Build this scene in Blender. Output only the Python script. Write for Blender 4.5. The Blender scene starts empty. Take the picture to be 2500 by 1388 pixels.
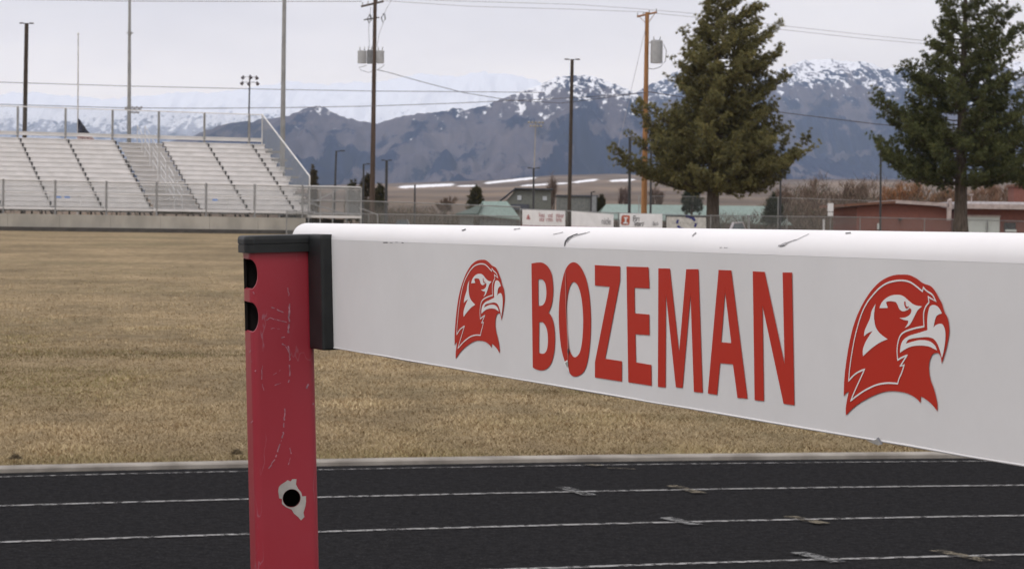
import bpy, math, random
import numpy as np
from mathutils import Vector, Matrix, noise
from mathutils.geometry import tessellate_polygon

random.seed(7); np.random.seed(7)
D = bpy.data; S = bpy.context.scene; COL = S.collection

# ------------------------------------------------------------------ camera
CH = 1.079; FPX = 6000.0; PITCH = 142/6000.0; ROLL = 0.0142
F_ = Vector((0, math.cos(PITCH), -math.sin(PITCH)))
R0 = Vector((1, 0, 0)); U0 = Vector((0, math.sin(PITCH), math.cos(PITCH)))
R_ = R0*math.cos(ROLL) + U0*math.sin(ROLL); U_ = U0*math.cos(ROLL) - R0*math.sin(ROLL)
CAM = Vector((0, 0, CH))
cd = D.cameras.new('camera'); cam = D.objects.new('camera', cd); COL.objects.link(cam)
m = Matrix((( R_.x, U_.x, -F_.x), (R_.y, U_.y, -F_.y), (R_.z, U_.z, -F_.z))).to_4x4()
m.translation = CAM; cam.matrix_world = m
cd.sensor_width = 36; cd.lens = 36*FPX/2500; cd.clip_start = 0.05; cd.clip_end = 60000
cd.dof.use_dof = True; cd.dof.focus_distance = 1.45; cd.dof.aperture_fstop = 88
S.camera = cam

# ------------------------------------------------------------------ sky, sun, exposure
SUN_EL, SUN_AZ = math.radians(50), math.radians(-150)      # azimuth from +Y (ahead) clockwise
w = D.worlds.new('World'); S.world = w; w.use_nodes = True
nt = w.node_tree; nt.nodes.clear()
def N(nt, typ, **kw):
    n = nt.nodes.new(typ)
    for k, v in kw.items():
        if k in n.inputs.keys() if isinstance(k, str) and not hasattr(n, k) else False: n.inputs[k].default_value = v
        else: setattr(n, k, v)
    return n
out = N(nt, 'ShaderNodeOutputWorld'); bg = N(nt, 'ShaderNodeBackground')
sky = N(nt, 'ShaderNodeTexSky', sky_type='NISHITA', sun_disc=False, sun_elevation=SUN_EL, sun_rotation=SUN_AZ)
sk2 = N(nt, 'ShaderNodeVectorMath', operation='SCALE'); sk2.inputs['Scale'].default_value = 0.08
nt.links.new(sky.outputs[0], sk2.inputs[0])
tc = N(nt, 'ShaderNodeTexCoord'); mp = N(nt, 'ShaderNodeMapping'); mp.inputs['Scale'].default_value = (4, 4, 12)
nt.links.new(tc.outputs['Generated'], mp.inputs[0])
nz = N(nt, 'ShaderNodeTexNoise'); nz.inputs['Scale'].default_value = 1.6; nz.inputs['Detail'].default_value = 5; nz.inputs['Roughness'].default_value = .5
nt.links.new(mp.outputs[0], nz.inputs['Vector'])
cr = N(nt, 'ShaderNodeValToRGB'); e = cr.color_ramp.elements
e[0].position = .3; e[0].color = (.88, .84, .865, 1); e[1].position = .68; e[1].color = (1.13, 1.085, 1.10, 1)
nt.links.new(nz.outputs['Fac'], cr.inputs[0])
sx = N(nt, 'ShaderNodeSeparateXYZ'); nt.links.new(tc.outputs['Generated'], sx.inputs[0])
gr = N(nt, 'ShaderNodeMapRange'); gr.inputs['From Min'].default_value = .12; gr.inputs['From Max'].default_value = .9
gr.inputs['To Min'].default_value = 1.0; gr.inputs['To Max'].default_value = 1.25
nt.links.new(sx.outputs['Z'], gr.inputs[0])
clb = N(nt, 'ShaderNodeVectorMath', operation='SCALE'); nt.links.new(cr.outputs[0], clb.inputs[0]); nt.links.new(gr.outputs[0], clb.inputs['Scale'])
mix = N(nt, 'ShaderNodeMix', data_type='RGBA'); mix.inputs[0].default_value = .95
nt.links.new(sk2.outputs[0], mix.inputs[6]); lw = N(nt, 'ShaderNodeMapRange'); lw.inputs['From Min'].default_value = .02; lw.inputs['From Max'].default_value = .30; nt.links.new(sx.outputs['Z'], lw.inputs[0])
tn = N(nt, 'ShaderNodeMix', data_type='RGBA'); nt.links.new(lw.outputs[0], tn.inputs[0]); tn.inputs[6].default_value = (1.33,1.21,1.02,1); tn.inputs[7].default_value = (1,1,1,1)
tm = N(nt, 'ShaderNodeMix', data_type='RGBA', blend_type='MULTIPLY'); tm.inputs[0].default_value = 1; nt.links.new(clb.outputs[0], tm.inputs[6]); nt.links.new(tn.outputs[2], tm.inputs[7])
nt.links.new(tm.outputs[2], mix.inputs[7])
nt.links.new(mix.outputs[2], bg.inputs[0]); bg.inputs[1].default_value = 1.0
nt.links.new(bg.outputs[0], out.inputs[0])
sl = D.lights.new('sun', 'SUN'); sl.energy = 1.1; sl.angle = math.radians(25); sl.color = (1, .965, .92)
so = D.objects.new('sun', sl); COL.objects.link(so)
sdir = Vector((math.sin(SUN_AZ)*math.cos(SUN_EL), math.cos(SUN_AZ)*math.cos(SUN_EL), math.sin(SUN_EL)))
so.rotation_euler = sdir.to_track_quat('Z', 'Y').to_euler()
S.cycles.volume_bounces = 3
S.view_settings.view_transform = 'Standard'; S.view_settings.look = 'None'
S.view_settings.exposure = 0; S.view_settings.gamma = 1; S.view_settings.use_curve_mapping = False

# ------------------------------------------------------------------ helpers
def hz(px): return 534.6 + ROLL*px                      # image height of the horizon
def P(px, py, Y):
    d = F_*FPX + R_*(px-1250) + U_*(694-py)
    return CAM + d*(Y/d.y)
def lin(c):
    return tuple(((x/255)/12.92 if x/255 <= .04045 else ((x/255+.055)/1.055)**2.4) for x in c)
def smooth(t): t = max(0., min(1., t)); return t*t*(3-2*t)
def gz(Y): return .5*smooth((Y-20)/85)
def interp(x, pts):
    if x <= pts[0][0]: return pts[0][1]
    for a, b in zip(pts, pts[1:]):
        if x <= b[0]: return a[1] + (b[1]-a[1])*(x-a[0])/(b[0]-a[0])
    return pts[-1][1]

MATS = {}
def mat(name, col, rough=.7, metal=0., var=.15, scale=4., detail=4., bump=0., stretch=(1, 1, 1), col2=None, spec=.3, coord='Object'):
    if name in MATS: return MATS[name]
    m = D.materials.new(name); m.use_nodes = True; nt = m.node_tree; b = nt.nodes['Principled BSDF']
    b.inputs['Roughness'].default_value = rough; b.inputs['Metallic'].default_value = metal
    b.inputs['Specular IOR Level'].default_value = spec
    tc = N(nt, 'ShaderNodeTexCoord'); mp = N(nt, 'ShaderNodeMapping'); mp.inputs['Scale'].default_value = stretch
    nt.links.new(tc.outputs[coord], mp.inputs[0])
    nz = N(nt, 'ShaderNodeTexNoise'); nz.inputs['Scale'].default_value = scale; nz.inputs['Detail'].default_value = detail
    nt.links.new(mp.outputs[0], nz.inputs['Vector'])
    cr = N(nt, 'ShaderNodeValToRGB'); e = cr.color_ramp.elements
    c2 = col2 if col2 else tuple(min(1, x*(1+var)) for x in col); c1 = col if col2 else tuple(x*(1-var) for x in col)
    e[0].position = .36; e[0].color = (*c1, 1); e[1].position = .64; e[1].color = (*c2, 1)
    nt.links.new(nz.outputs['Fac'], cr.inputs[0]); nt.links.new(cr.outputs[0], b.inputs['Base Color'])
    if bump:
        bp = N(nt, 'ShaderNodeBump'); bp.inputs['Strength'].default_value = bump; bp.inputs['Distance'].default_value = .01
        nt.links.new(nz.outputs['Fac'], bp.inputs['Height']); nt.links.new(bp.outputs[0], b.inputs['Normal'])
    MATS[name] = m; return m

def tag(o, label=None, cat=None, group=None, kind=None):
    for k, v in (('label', label), ('category', cat), ('group', group), ('kind', kind)):
        if v: o[k] = v
    return o
def empty(name, loc, label=None, cat=None, group=None):
    o = D.objects.new(name, None); COL.objects.link(o); o.location = loc; o.empty_display_size = .2
    return tag(o, label, cat, group)
def wloc(o):
    l = Vector((0, 0, 0))
    while o is not None: l += o.location; o = o.parent
    return l
class MB:
    def __init__(s): s.v = []; s.f = []
    def add(s, vs, fs):
        n = len(s.v); s.v += [tuple(v) for v in vs]; s.f += [tuple(i+n for i in f) for f in fs]; return s
    def box(s, c, size, ax=None):
        c = Vector(c); a = ax or (Vector((1,0,0)), Vector((0,1,0)), Vector((0,0,1)))
        h = [x/2 for x in size]
        vs = [c + a[0]*h[0]*i + a[1]*h[1]*j + a[2]*h[2]*k for i in (-1,1) for j in (-1,1) for k in (-1,1)]
        return s.add(vs, [(0,1,3,2),(4,6,7,5),(0,4,5,1),(2,3,7,6),(0,2,6,4),(1,5,7,3)])
    def tube(s, pts, r, n=8, cap=True):
        pts = [Vector(p) for p in pts]; rs = r if isinstance(r, (list, tuple)) else [r]*len(pts)
        vs = []; fs = []
        for i, p in enumerate(pts):
            d = (pts[min(i+1, len(pts)-1)] - pts[max(i-1, 0)])
            d = d.normalized() if d.length > 1e-9 else Vector((0,0,1))
            a = d.cross(Vector((0,0,1)) if abs(d.z) < .9 else Vector((1,0,0))).normalized(); b = d.cross(a)
            for k in range(n):
                t = 2*math.pi*k/n; vs.append(p + (a*math.cos(t) + b*math.sin(t))*rs[i])
        for i in range(len(pts)-1):
            for k in range(n):
                fs.append((i*n+k, i*n+(k+1)%n, (i+1)*n+(k+1)%n, (i+1)*n+k))
        if cap: fs += [tuple(range(n))[::-1], tuple((len(pts)-1)*n+k for k in range(n))]
        return s.add(vs, fs)
    def quad(s, *p): return s.add(p, [(0,1,2,3)])
    def build(s, name, m, parent=None, smooth_=False):
        me = D.meshes.new(name); off = wloc(parent) if parent else Vector((0,0,0))
        me.from_pydata([(v[0]-off.x, v[1]-off.y, v[2]-off.z) for v in s.v], [], s.f)
        me.materials.append(m)
        if smooth_:
            me.polygons.foreach_set('use_smooth', [True]*len(me.polygons))
        me.update()
        o = D.objects.new(name, me); COL.objects.link(o)
        if parent: o.parent = parent
        return o
def tri_soup(name, V, m, parent=None, col=None, nper=3):
    """V: (n, nper, 3) array of separate faces"""
    n = V.shape[0]; me = D.meshes.new(name); off = wloc(parent) if parent else Vector((0,0,0))
    vv = (V.reshape(-1, 3) - np.array(off)).astype(np.float32)
    me.vertices.add(n*nper); me.vertices.foreach_set('co', vv.ravel())
    me.loops.add(n*nper); me.loops.foreach_set('vertex_index', np.arange(n*nper, dtype=np.int32))
    me.polygons.add(n); me.polygons.foreach_set('loop_start', np.arange(0, n*nper, nper, dtype=np.int32))
    if col is not None:
        at = me.color_attributes.new('tint', 'FLOAT_COLOR', 'POINT')
        c = np.ones((n*nper, 4), np.float32); c[:, :3] = np.repeat(col, nper, axis=0)
        at.data.foreach_set('color', c.ravel())
    me.materials.append(m); me.update(); me.validate()
    o = D.objects.new(name, me); COL.objects.link(o)
    if parent: o.parent = parent
    return o
def tint_mat(name, rough=.9, trans=0.):
    m = D.materials.new(name); m.use_nodes = True; nt = m.node_tree; b = nt.nodes['Principled BSDF']
    a = N(nt, 'ShaderNodeAttribute', attribute_name='tint'); nt.links.new(a.outputs['Color'], b.inputs['Base Color'])
    b.inputs['Roughness'].default_value = rough; b.inputs['Specular IOR Level'].default_value = .15
    return m

# ------------------------------------------------------------------ materials
M_field = D.materials.new('dry_turf'); M_field.use_nodes = True
def field_nodes(m, dark, midc, light, green):
    nt = m.node_tree; b = nt.nodes['Principled BSDF']; b.inputs['Roughness'].default_value = .95; b.inputs['Specular IOR Level'].default_value = .1
    tc = N(nt, 'ShaderNodeTexCoord')
    def nse(scale, detail, st=(1,1,1), r=.6):
        mp = N(nt, 'ShaderNodeMapping'); mp.inputs['Scale'].default_value = st; nt.links.new(tc.outputs['Object'], mp.inputs[0])
        n = N(nt, 'ShaderNodeTexNoise'); n.inputs['Scale'].default_value = scale; n.inputs['Detail'].default_value = detail; n.inputs['Roughness'].default_value = r
        nt.links.new(mp.outputs[0], n.inputs['Vector']); return n
    fine = nse(5, 12, (1, .45, 1), .75); big = nse(.35, 6, (1, .6, 1)); gn = nse(.22, 5, (.6, .5, 1))
    cr = N(nt, 'ShaderNodeValToRGB'); e = cr.color_ramp.elements
    e[0].position = .32; e[0].color = (*dark, 1); e[1].position = .7; e[1].color = (*light, 1); k = e.new(.5); k.color = (*midc, 1)
    nt.links.new(fine.outputs['Fac'], cr.inputs[0])
    br = N(nt, 'ShaderNodeValToRGB'); e = br.color_ramp.elements; e[0].position = .35; e[0].color = (.66,.65,.62,1); e[1].position = .65; e[1].color = (1.15,1.12,1.08,1)
    nt.links.new(big.outputs['Fac'], br.inputs[0])
    mu = N(nt, 'ShaderNodeMix', data_type='RGBA', blend_type='MULTIPLY'); mu.inputs[0].default_value = 1
    nt.links.new(cr.outputs[0], mu.inputs[6]); nt.links.new(br.outputs[0], mu.inputs[7])
    gr = N(nt, 'ShaderNodeMapRange'); gr.inputs['From Min'].default_value = .52; gr.inputs['From Max'].default_value = .68; gr.inputs['To Max'].default_value = .55
    nt.links.new(gn.outputs['Fac'], gr.inputs[0])
    mx = N(nt, 'ShaderNodeMix', data_type='RGBA'); nt.links.new(gr.outputs[0], mx.inputs[0]); nt.links.new(mu.outputs[2], mx.inputs[6]); mx.inputs[7].default_value = (*green, 1)
    nt.links.new(mx.outputs[2], b.inputs['Base Color'])
    bp = N(nt, 'ShaderNodeBump'); bp.inputs['Strength'].default_value = .6; bp.inputs['Distance'].default_value = .03
    nt.links.new(fine.outputs['Fac'], bp.inputs['Height']); nt.links.new(bp.outputs[0], b.inputs['Normal'])
field_nodes(M_field, (.15,.112,.065), (.245,.188,.112), (.36,.285,.175), (.13,.115,.06))
M_ground = mat('bare_ground', (.16,.125,.085), .95, col2=(.25,.2,.14), scale=.05, spec=.1)
M_alu = mat('weathered_aluminium', (.58,.565,.55), .6, .1, col2=(.68,.66,.645), scale=1.2, stretch=(1,1,4))
M_alu2 = mat('riser_aluminium', (.56,.545,.53), .6, .05, col2=(.66,.64,.625), scale=1.5)
M_galv = mat('galvanised_steel', (.27,.27,.265), .5, .5, var=.12, scale=2)
M_dark = mat('dark_steel', (.05,.05,.052), .6, .3)
M_bronze = mat('bronze_painted_steel', (.045,.033,.024), .5, .2)
M_conc = mat('weathered_concrete', (.30,.285,.25), .9, col2=(.40,.375,.33), scale=1.2, detail=8, stretch=(1,1,.5), bump=.2)
M_wood = mat('creosoted_wood', (.055,.038,.028), .9, col2=(.095,.066,.05), scale=3, stretch=(4,4,.3))
M_wood2 = mat('orange_treated_wood', (.26,.125,.05), .9, col2=(.34,.175,.075), scale=3, stretch=(4,4,.3))
M_grey = mat('grey_enamel', (.36,.365,.37), .5, var=.06)
M_wire = mat('dark_cable', (.11,.105,.115), .7, var=.05)
M_wire2 = mat('pale_aluminium_cable', (.38,.37,.40), .7, var=.05)
M_snowwhite = mat('white_vinyl', (.72,.72,.73), .6, var=.04)

def chain_mat(name, gap=.06, wire=.12, col=(.25,.26,.25)):
    m = D.materials.new(name); m.use_nodes = True; nt = m.node_tree; b = nt.nodes['Principled BSDF']; o = nt.nodes['Material Output']
    b.inputs['Base Color'].default_value = (*col, 1); b.inputs['Roughness'].default_value = .5; b.inputs['Metallic'].default_value = .4
    uv = N(nt, 'ShaderNodeUVMap'); sp = N(nt, 'ShaderNodeSeparateXYZ'); nt.links.new(uv.outputs[0], sp.inputs[0])
    masks = []
    for op in ('ADD', 'SUBTRACT'):
        a = N(nt, 'ShaderNodeMath', operation=op); nt.links.new(sp.outputs['X'], a.inputs[0]); nt.links.new(sp.outputs['Y'], a.inputs[1])
        dv = N(nt, 'ShaderNodeMath', operation='DIVIDE'); dv.inputs[1].default_value = gap; nt.links.new(a.outputs[0], dv.inputs[0])
        fr = N(nt, 'ShaderNodeMath', operation='FRACT'); nt.links.new(dv.outputs[0], fr.inputs[0])
        lt = N(nt, 'ShaderNodeMath', operation='LESS_THAN'); lt.inputs[1].default_value = wire; nt.links.new(fr.outputs[0], lt.inputs[0]); masks.append(lt)
    mxx = N(nt, 'ShaderNodeMath', operation='MAXIMUM'); nt.links.new(masks[0].outputs[0], mxx.inputs[0]); nt.links.new(masks[1].outputs[0], mxx.inputs[1])
    nt.links.new(mxx.outputs[0], b.inputs['Alpha'])
    return m
M_chain = chain_mat('chain_link')
M_chain2 = chain_mat('chain_link_dense', wire=.24, col=(.3,.31,.31))
def mesh_panel(name, pts, m, parent):
    """pts: list of (bottom, top) points; UV in metres along and up"""
    me = D.meshes.new(name); off = wloc(parent) if parent else Vector((0,0,0)); vs = []; uvs = []; L = 0
    for i, (b, t) in enumerate(pts):
        if i: L += (Vector(b) - Vector(pts[i-1][0])).length
        vs += [Vector(b)-off, Vector(t)-off]; uvs += [(L, Vector(b).z), (L, Vector(t).z)]
    fs = [(2*i, 2*i+2, 2*i+3, 2*i+1) for i in range(len(pts)-1)]
    me.from_pydata(vs, [], fs); uvl = me.uv_layers.new(name='UVMap')
    for lp in me.loops: uvl.data[lp.index].uv = uvs[lp.vertex_index]
    me.materials.append(m); me.update()
    o = D.objects.new(name, me); COL.objects.link(o)
    if parent: o.parent = parent
    return o

# ------------------------------------------------------------------ ground, track, field
def structure(o): o['kind'] = 'structure'; return o
LA = math.radians(73.1); Ld = Vector((math.sin(LA), math.cos(LA), 0)); Nd = Vector((-math.cos(LA), math.sin(LA), 0))
c0 = P(1250, 1132, 6473/580.); C0 = Vector((c0.x, c0.y, 0))
def curb(s, wv, z=0.):
    q = -.042*16*(math.sqrt(1+(s/4)**2)-1)
    p = C0 + Ld*s + Nd*(wv+q); p.z = z; return p
xs = [-9000,-5000,-2500,-1200,-600,-300,-150,-100,-70,-50,-35,-25,-15,-8,0,8,15,25,35,50,70,100,150,300,600,1200,2500,5000,9000]
ys = [-200,-100,-50,-20,0,10,20,25,30,35,40,45,50,55,60,65,70,75,80,85,90,95,100,105,115,130,200,400,800,1500,3000,6000,12000,19000]
g = MB(); g.v = [(x, y, gz(y)-.06) for y in ys for x in xs]; nx = len(xs)
g.f = [(j*nx+i, j*nx+i+1, (j+1)*nx+i+1, (j+1)*nx+i) for j in range(len(ys)-1) for i in range(nx-1)]
structure(g.build('ground', M_ground))
# track sheet
M_track = mat('black_rubber_track', (.020,.020,.021), .95, col2=(.029,.0285,.0295), scale=30, detail=10, bump=.35, spec=.0)
nt = M_track.node_tree; b = nt.nodes['Principled BSDF']
vo = N(nt, 'ShaderNodeTexVoronoi'); vo.inputs['Scale'].default_value = 90
tcn = [n for n in nt.nodes if n.type == 'TEX_COORD'][0]; nt.links.new(tcn.outputs['Object'], vo.inputs['Vector'])
mr = N(nt, 'ShaderNodeMapRange'); mr.inputs['From Min'].default_value = .0; mr.inputs['From Max'].default_value = .5; mr.inputs['To Min'].default_value = 1.5; mr.inputs['To Max'].default_value = .75
nt.links.new(vo.outputs['Distance'], mr.inputs[0])
crn = [n for n in nt.nodes if n.type == 'VALTORGB'][0]; vm = N(nt, 'ShaderNodeVectorMath', operation='SCALE')
nt.links.new(crn.outputs[0], vm.inputs[0]); nt.links.new(mr.outputs[0], vm.inputs['Scale']); nt.links.new(vm.outputs[0], b.inputs['Base Color'])
ss = [-60,-40,-25,-15,-10,-7,-5,-4,-3,-2,-1,0,1,2,3,4,5,7,10,15,25,40,60]
def strip(wa, wb, z, mb=None, s_list=ss, nw=1, zf=None):
    mb = mb or MB(); base = len(mb.v); rows = nw+1
    for s in s_list:
        for k in range(rows):
            wv = wa + (wb-wa)*k/nw; p = curb(s, wv); p.z = z if zf is None else zf(p, wv); mb.v.append(tuple(p))
    for i in range(len(s_list)-1):
        for k in range(nw): a = base+i*rows+k; mb.f.append((a, a+rows, a+rows+1, a+1))
    return mb
structure(strip(-14, -.0, .004).build('running_track', M_track))
# lane lines (worn white paint)
def worn(name, col, thr):
    m = D.materials.new(name); m.use_nodes = True; nt = m.node_tree; b = nt.nodes['Principled BSDF']
    b.inputs['Base Color'].default_value = (*col, 1); b.inputs['Roughness'].default_value = .9; b.inputs['Specular IOR Level'].default_value = 0
    tc = N(nt, 'ShaderNodeTexCoord'); n1 = N(nt, 'ShaderNodeTexNoise'); n1.inputs['Scale'].default_value = 28; n1.inputs['Detail'].default_value = 6; n1.inputs['Roughness'].default_value = .7
    nt.links.new(tc.outputs['Object'], n1.inputs['Vector'])
    mr = N(nt, 'ShaderNodeMapRange'); mr.inputs['From Min'].default_value = thr; mr.inputs['From Max'].default_value = thr+.09; mr.inputs['To Min'].default_value = .12; mr.inputs['To Max'].default_value = .92
    nt.links.new(n1.outputs['Fac'], mr.inputs[0]); nt.links.new(mr.outputs[0], b.inputs['Alpha']); return m
M_line = worn('worn_white_paint', (.33,.325,.32), .43); M_line1 = worn('worn_faint_paint', (.30,.295,.29), .48); M_tan = worn('worn_tan_paint', (.17,.15,.115), .47); M_tick = worn('worn_white_tick', (.21,.21,.208), .47)
s_fine = [-40,-25,-15,-10]+[x*.5 for x in range(-16,17)]+[10,15,25,40]
lm = strip(-.20, -.17, .008, s_list=s_fine); structure(lm.build('lane_marking', M_line1))
for k in range(1, 9):
    wv = -.185-1.045*k
    structure(strip(wv-.018, wv+.018, .008, s_list=s_fine).build('lane_marking', M_line))
# perpendicular exchange ticks
def tick(px0, py0, px1, py1, m, wd=.05):
    a = P(px0, py0, 6473/(py0-hz(px0))); b_ = P(px1, py1, 6473/(py1-hz(px1)))
    a.z = b_.z = .012; d = (b_-a).normalized(); sd = Vector((-d.y, d.x, 0))*wd/2
    o = MB().quad(a-sd, b_-sd, b_+sd, a+sd).build('track_mark', m); structure(o)
for t in [(1372,1196,1441,1216),(1624,1271,1698,1289),(1948,1357,2046,1382)]: tick(*t, M_tick, .06)
for t in [(1640,1192,1712,1211),(1925,1268,2012,1286),(2284,1352,2412,1379)]: tick(*t, M_tan, .055)
tick(1432, 1139, 1466, 1143, M_tan); tick(1483, 1149, 1551, 1151, M_tan, .03)
# concrete kerb between track and turf
M_kerb = mat('pale_kerb_concrete', (.19,.172,.15), .9, col2=(.32,.295,.26), scale=6, detail=8, bump=.3)
kb = MB(); prof = [(0,-.02),(0,.02),(.008,.026),(.085,.028),(.095,.022),(.095,-.02)]
sk = [-60,-40,-25,-15]+[x*.5 for x in range(-20,21)]+[15,25,40,60]
for s in sk:
    for wv, z in prof: kb.v.append(tuple(curb(s, wv+.004*noise.noise(Vector((s*3,0,0))), z)))
n = len(prof)
for i in range(len(sk)-1):
    for k in range(n-1): a = i*n+k; kb.f.append((a, a+n, a+n+1, a+1))
structure(kb.build('kerb', M_kerb))
# turf field sheet: from the kerb to the stands
wl = [.096,.15,.25,.4,.7,1,1.5,2,3,4,6,8,10,13,16,20,25,30,35,40,45,50,55,60,65,70,75,80,85,90,95,100,110,125]
fs_ = [-70,-50,-35,-25,-18]+[x*1. for x in range(-14,15)]+[18,25,35,50,70,90,120,160]
fm = MB()
for s in fs_:
    for wv in wl:
        q = -.042*16*(math.sqrt(1+(min(abs(s),14)/4)**2)-1) if wv < 1 else None
        p = curb(s, wv); p.z = gz(p.y)+.03*smooth(wv/1.) ; fm.v.append(tuple(p))
n = len(wl)
for i in range(len(fs_)-1):
    for k in range(n-1): a = i*n+k; fm.f.append((a, a+n, a+n+1, a+1))
structure(fm.build('turf_field', M_field))
# grass blades on the part of the field nearest the track
def blades():
    n = 600000
    u = np.random.rand(n); Ya, Yb = 10.2, 52.
    Y = 1/(1/Ya - u*(1/Ya-1/Yb)); X = (np.random.rand(n)-.5)*.50*Y
    # distance beyond kerb
    rel = np.stack([X-C0.x, Y-C0.y], 1); s = rel@np.array([Ld.x, Ld.y]); t = rel@np.array([Nd.x, Nd.y]) + .042*16*(np.sqrt(1+(s/4)**2)-1)
    keep = (t > .10) & (t < 60) & (np.random.rand(n) < np.clip((52-Y)/24, 0, 1)) & ((t > .3) | (np.random.rand(n) < .7)); X, Y, t, s = X[keep], Y[keep], t[keep], s[keep]; n = len(X)
    cl = np.array([noise.noise(Vector((x*1.3, y*.8, 3))) for x, y in zip(X, Y)]); c2 = np.array([noise.noise(Vector((x*.33, y*.16, 9))) for x, y in zip(X, Y)])
    c3 = np.array([noise.noise(Vector((x*5, y*3., 5))) for x, y in zip(X, Y)])
    c4 = np.array([noise.noise(Vector((x*2.6, y*1.1, 15))) for x, y in zip(X, Y)])
    Z = np.array([gz(y) for y in Y]) + .03*np.clip(t*t*(3-2*t), 0, 1)*(t < 1) + .03*(t >= 1) - .003
    h = np.random.uniform(.006, .018, n)*(1+.4*cl+.3*c3+.4*c4)*(1+.5*(np.random.rand(n) < .02))*(1+.4*(t < .5)); wd = np.random.uniform(.0016, .0042, n)*(Y/11)**.8
    a = np.random.rand(n)*6.283; lean = np.random.uniform(.3, 1.6, n)*h; az = np.random.rand(n)*6.283
    base = np.stack([X, Y, Z], 1); dx = np.stack([np.cos(a), np.sin(a)*.4, np.zeros(n)], 1)*wd[:, None]
    tip = base + np.stack([np.cos(az)*lean, np.sin(az)*lean, h], 1)
    V = np.stack([base-dx, base+dx, tip], 1)
    straw = np.array([.43,.345,.215]); tan = np.array([.265,.20,.115]); olive = np.array([.17,.15,.06]); brown = np.array([.17,.115,.062])
    r = np.random.rand(n)[:, None]; col = straw*r + tan*(1-r)
    blob = sum(a_*np.exp(-((X-bx_)/rx_)**2-((Y-by_)/ry_)**2) for bx_, by_, rx_, ry_, a_ in ((-2.9,19.3,.75,.55,1.),(-2.1,19.6,.5,.45,1.),(-3.9,18.9,.6,.5,.6),(-3.7,17.0,1.,.3,.5),(.3,15.6,1.,.35,.6),(1.2,13.6,.8,.3,.4)))
    g_ = np.clip(.12+1.7*c2+.6*cl+1.5*blob, 0, 1)*.95; near = (t < .9)*.45*(1-t/.9); g_ = np.clip(g_*np.random.rand(n)*1.3+near*np.random.rand(n)*1.6, 0, 1)[:, None]
    col = col*(1-g_) + olive*g_
    col = col*(1-.45*np.clip(blob,0,1))[:, None]
    bmask = (np.random.rand(n) < .12+.25*(c3 > .25))[:, None]; col = np.where(bmask, brown, col)
    col *= (1+.18*c3+.36*cl+.40*c4+.12*np.random.randn(n))[:, None].clip(.45, 1.5)
    o = tri_soup('grass', V, tint_mat('dry_grass_blades'), col=col.clip(.01, .8)); tag(o, 'short dry straw-coloured grass covering the infield beyond the kerb', 'grass', kind='stuff')
blades()
# tufts and clods at the turf edge
def clod(px, py, sz, label):
    y = 6473/(py-hz(px)); p = P(px, py, y); mb = MB(); p.z = .04
    V = []; n = 220
    for i in range(n):
        a = random.random()*6.28; r = abs(random.gauss(0, .5))*sz; b0 = Vector((p.x+math.cos(a)*r, p.y+math.sin(a)*r*.5, .035))
        h = random.uniform(.3,1)*sz*max(.15, 1-r/sz/1.2); t = b0+Vector((random.gauss(0,.25)*sz, random.gauss(0,.2)*sz, h)); d = Vector((random.uniform(.003,.008), 0, 0))
        V.append([b0-d, b0+d, t])
    V = np.array([[list(q) for q in t] for t in V]); col = np.tile(np.array([.12,.095,.06]), (n, 1))*np.random.uniform(.6,1.6,(n,1))
    o = tri_soup('weed_clump', V, tint_mat('weed'), col=col); tag(o, label, 'weed')
clod(578, 1128, .032, 'small dark weed clump on the kerb edge just left of the red hurdle post')
clod(38, 1140, .03, 'dark weed clump at the turf edge near the left end of the kerb')

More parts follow.
